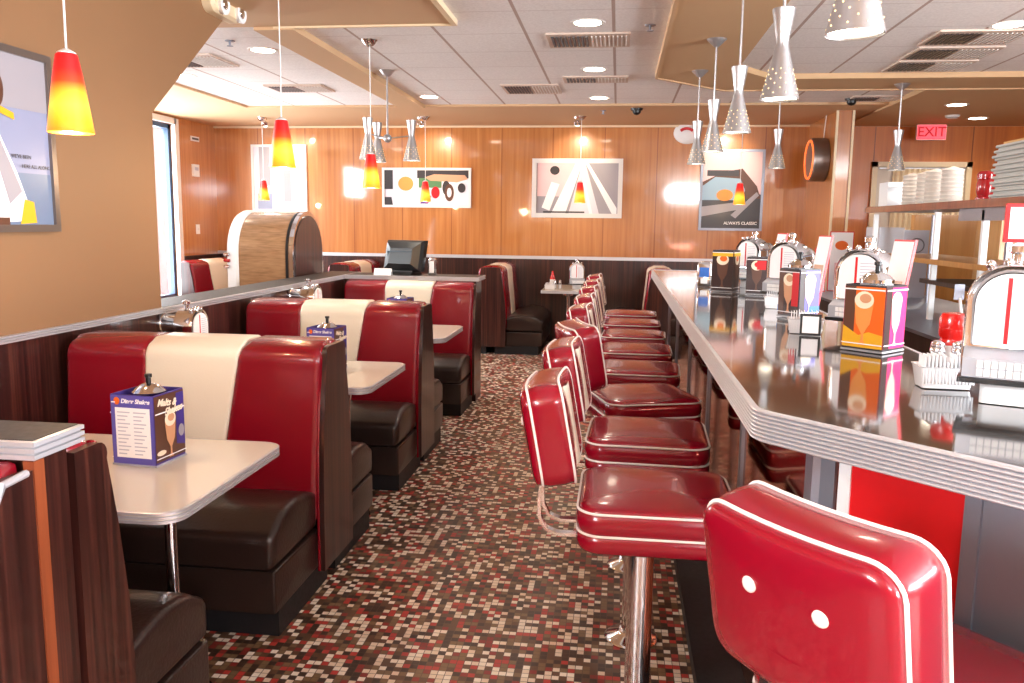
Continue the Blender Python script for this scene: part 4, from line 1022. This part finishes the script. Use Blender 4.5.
obj('red_mark', MB().tube([(.09*math.cos(a*PI/10)-.01, -.056, .07*math.sin(a*PI/10)-.02) for a in range(2, 9)], .018, 8), 'red_print', al)
cl = thing('round_clock', 'round drum wall clock with an orange lit face on the wing wall', 'clock', (2.24, 9.68, 2.235))
obj('drum', MB().lathe([(.225, 0), (.235, .01), (.235, .16), (.225, .17)], 40).xform(lambda x, y, z: (-z, x, y)), 'drum_grey', cl)
obj('face', MB().lathe([(0, .166), (.20, .166), (.20, .16), (0, .16)], 40).xform(lambda x, y, z: (-z, x, y)), 'clock_face', cl)
obj('neon_ring', MB().tube([(-.173, .205*math.cos(a*PI/16), .205*math.sin(a*PI/16)) for a in range(32)], .012, 8, True), 'neon_orange', cl)
obj('hands', MB().box(-.170, -.167, -.006, .006, 0, .13).box(-.170, -.167, -.1, .0, -.006, .006), 'charcoal_print', cl, 0)
obj('backplate', MB().lathe([(0, 0), (.21, 0), (.21, .012), (0, .012)], 32).xform(lambda x, y, z: (-z, x, y)), 'black_plastic', cl)
obj('power_cord', MB().tube([(-.03, .0, .23), (-.02, .03, .33), (-.03, -.06, SOF-2.24)], .006, 6), 'white_plastic', cl)
ex = thing('exit_sign', 'glowing red exit sign hanging from the soffit at right', 'exit sign', (3.50, 10.2, 0))
obj('housing', MB().box(-.16, .16, -.02, .02, 2.50, 2.69-.02), 'white_plastic', ex, 0)
fc = obj('face', MB().box(-.155, .155, -.024, -.019, 2.505, 2.665), 'exit_glow', ex, 0)
text('lettering', 'EXIT', .15, 'exit_letter', fc, (0, -.0255, 2.585), (PI/2, 0, 0), bold=.002)
sm = thing('smoke_detector', 'round pale smoke detector on the soffit above the exit sign', 'smoke detector', (3.48, 9.55, SOF-.02))
obj('body', MB().lathe([(0, -.035), (.05, -.032), (.07, -.015), (.075, 0), (0, 0)], 28), 'white_plastic', sm); obj('vent_ring', MB().lathe([(.055, -.028), (.062, -.024), (.055, -.02)], 28), 'groove_grey', sm)
sp = thing('wall_plaque', 'small dark sign on the orange wood side wall at far left', 'sign', (XL+.002, 10.03, 2.50), PI/2)
obj('plate', MB().box(-.10, .10, -.012, 0, -.03, .03), 'white_plastic', sp, 0); obj('lettering', MB().box(-.08, .08, -.014, -.011, -.012, .012), 'charcoal_print', sp, 0)
th = thing('thermostat', 'white thermostat on the orange wood side wall at far left', 'thermostat', (XL+.002, 10.0, 2.11), PI/2)
obj('case', MB().box(-.07, .07, -.03, 0, -.075, .075), 'white_plastic', th, 0); obj('dial', MB().box(-.04, .04, -.034, -.029, .0, .04), 'grey_line', th, 0)
so = thing('light_switch', 'white light switch low on the orange wood side wall at far left', 'switch', (XL+.002, 10.02, 1.38), PI/2)
obj('plate', MB().box(-.045, .045, -.008, 0, -.06, .06), 'white_plastic', so, 0); obj('toggle', MB().box(-.008, .008, -.02, -.007, -.015, .015), 'white_plastic', so, 0)

# ------------------------------------------------------------------ light
w = bpy.data.worlds.new('sky'); sc.world = w; w.use_nodes = True
bg = w.node_tree.nodes['Background']; bg.inputs['Color'].default_value = (.93, .95, 1, 1); bg.inputs['Strength'].default_value = 3.0
def win_light(name, loc, rot, sx, sy, p):
    return lamp(name, 'AREA', loc, p, (.93, .96, 1), None, sx, sy, rot)
win_light('window_daylight', (XL-.2, (LW0+LW1)/2, 1.5), (0, -PI/2, 0), LWZ1-LWZ0, LW1-LW0, 190)
win_light('high_window_daylight', (XL-.2, (HW0+HW1)/2, (HWZ0+HWZ1)/2), (0, -PI/2, 0), HWZ1-HWZ0, HW1-HW0, 120)
win_light('near_window_daylight', (WX-.2, -2.0, 2.14), (0, -PI/2-.15, 0), .92, 2.2, 430)
win_light('front_daylight', (1.92, YF-.2, 2.4), (PI/2+.1, 0, 0), 1.15, .4, 130)
win_light('right_window_daylight', (XR+.3, -.2, 1.62), (0, PI/2+.6, 0), 1.75, 5.6, 1100)

# ------------------------------------------------------------------ camera
f, cx, cy = 828., 512., 341.5
Yc = Vector((618.5-cx, cy-224.8, f)).normalized()
u = Vector((.0122, 1, 0)); u.z = -(u.x*Yc.x+u.y*Yc.y)/Yc.z; u.normalize()
Xc = u.cross(Yc)
if Xc.x < 0: Xc = -Xc
# rows: world axes in (right, up, forward); camera axes in world are the columns
right = Vector((Xc.x, Yc.x, u.x)); up = Vector((Xc.y, Yc.y, u.y)); fwd = Vector((Xc.z, Yc.z, u.z))
cam = bpy.data.cameras.new('camera'); cam.sensor_fit = 'HORIZONTAL'; cam.sensor_width = 36; cam.lens = f*36/1024; cam.clip_start = .05; cam.clip_end = 200
co = bpy.data.objects.new('camera', cam); col.objects.link(co)
mw = Matrix((( right.x, up.x, -fwd.x, 0), (right.y, up.y, -fwd.y, 0), (right.z, up.z, -fwd.z, 1.5), (0, 0, 0, 1)))
co.matrix_world = mw
sc.camera = co
sc.view_settings.view_transform = 'Standard'; sc.view_settings.look = 'None'; sc.view_settings.gamma = 1; sc.view_settings.use_curve_mapping = False
sc.view_settings.exposure = 0.68
sc.cycles.max_bounces = 10; sc.cycles.diffuse_bounces = 5; sc.cycles.glossy_bounces = 5; sc.cycles.transmission_bounces = 8
sc.cycles.sample_clamp_indirect = 6
sc.cycles.caustics_reflective = False; sc.cycles.caustics_refractive = False
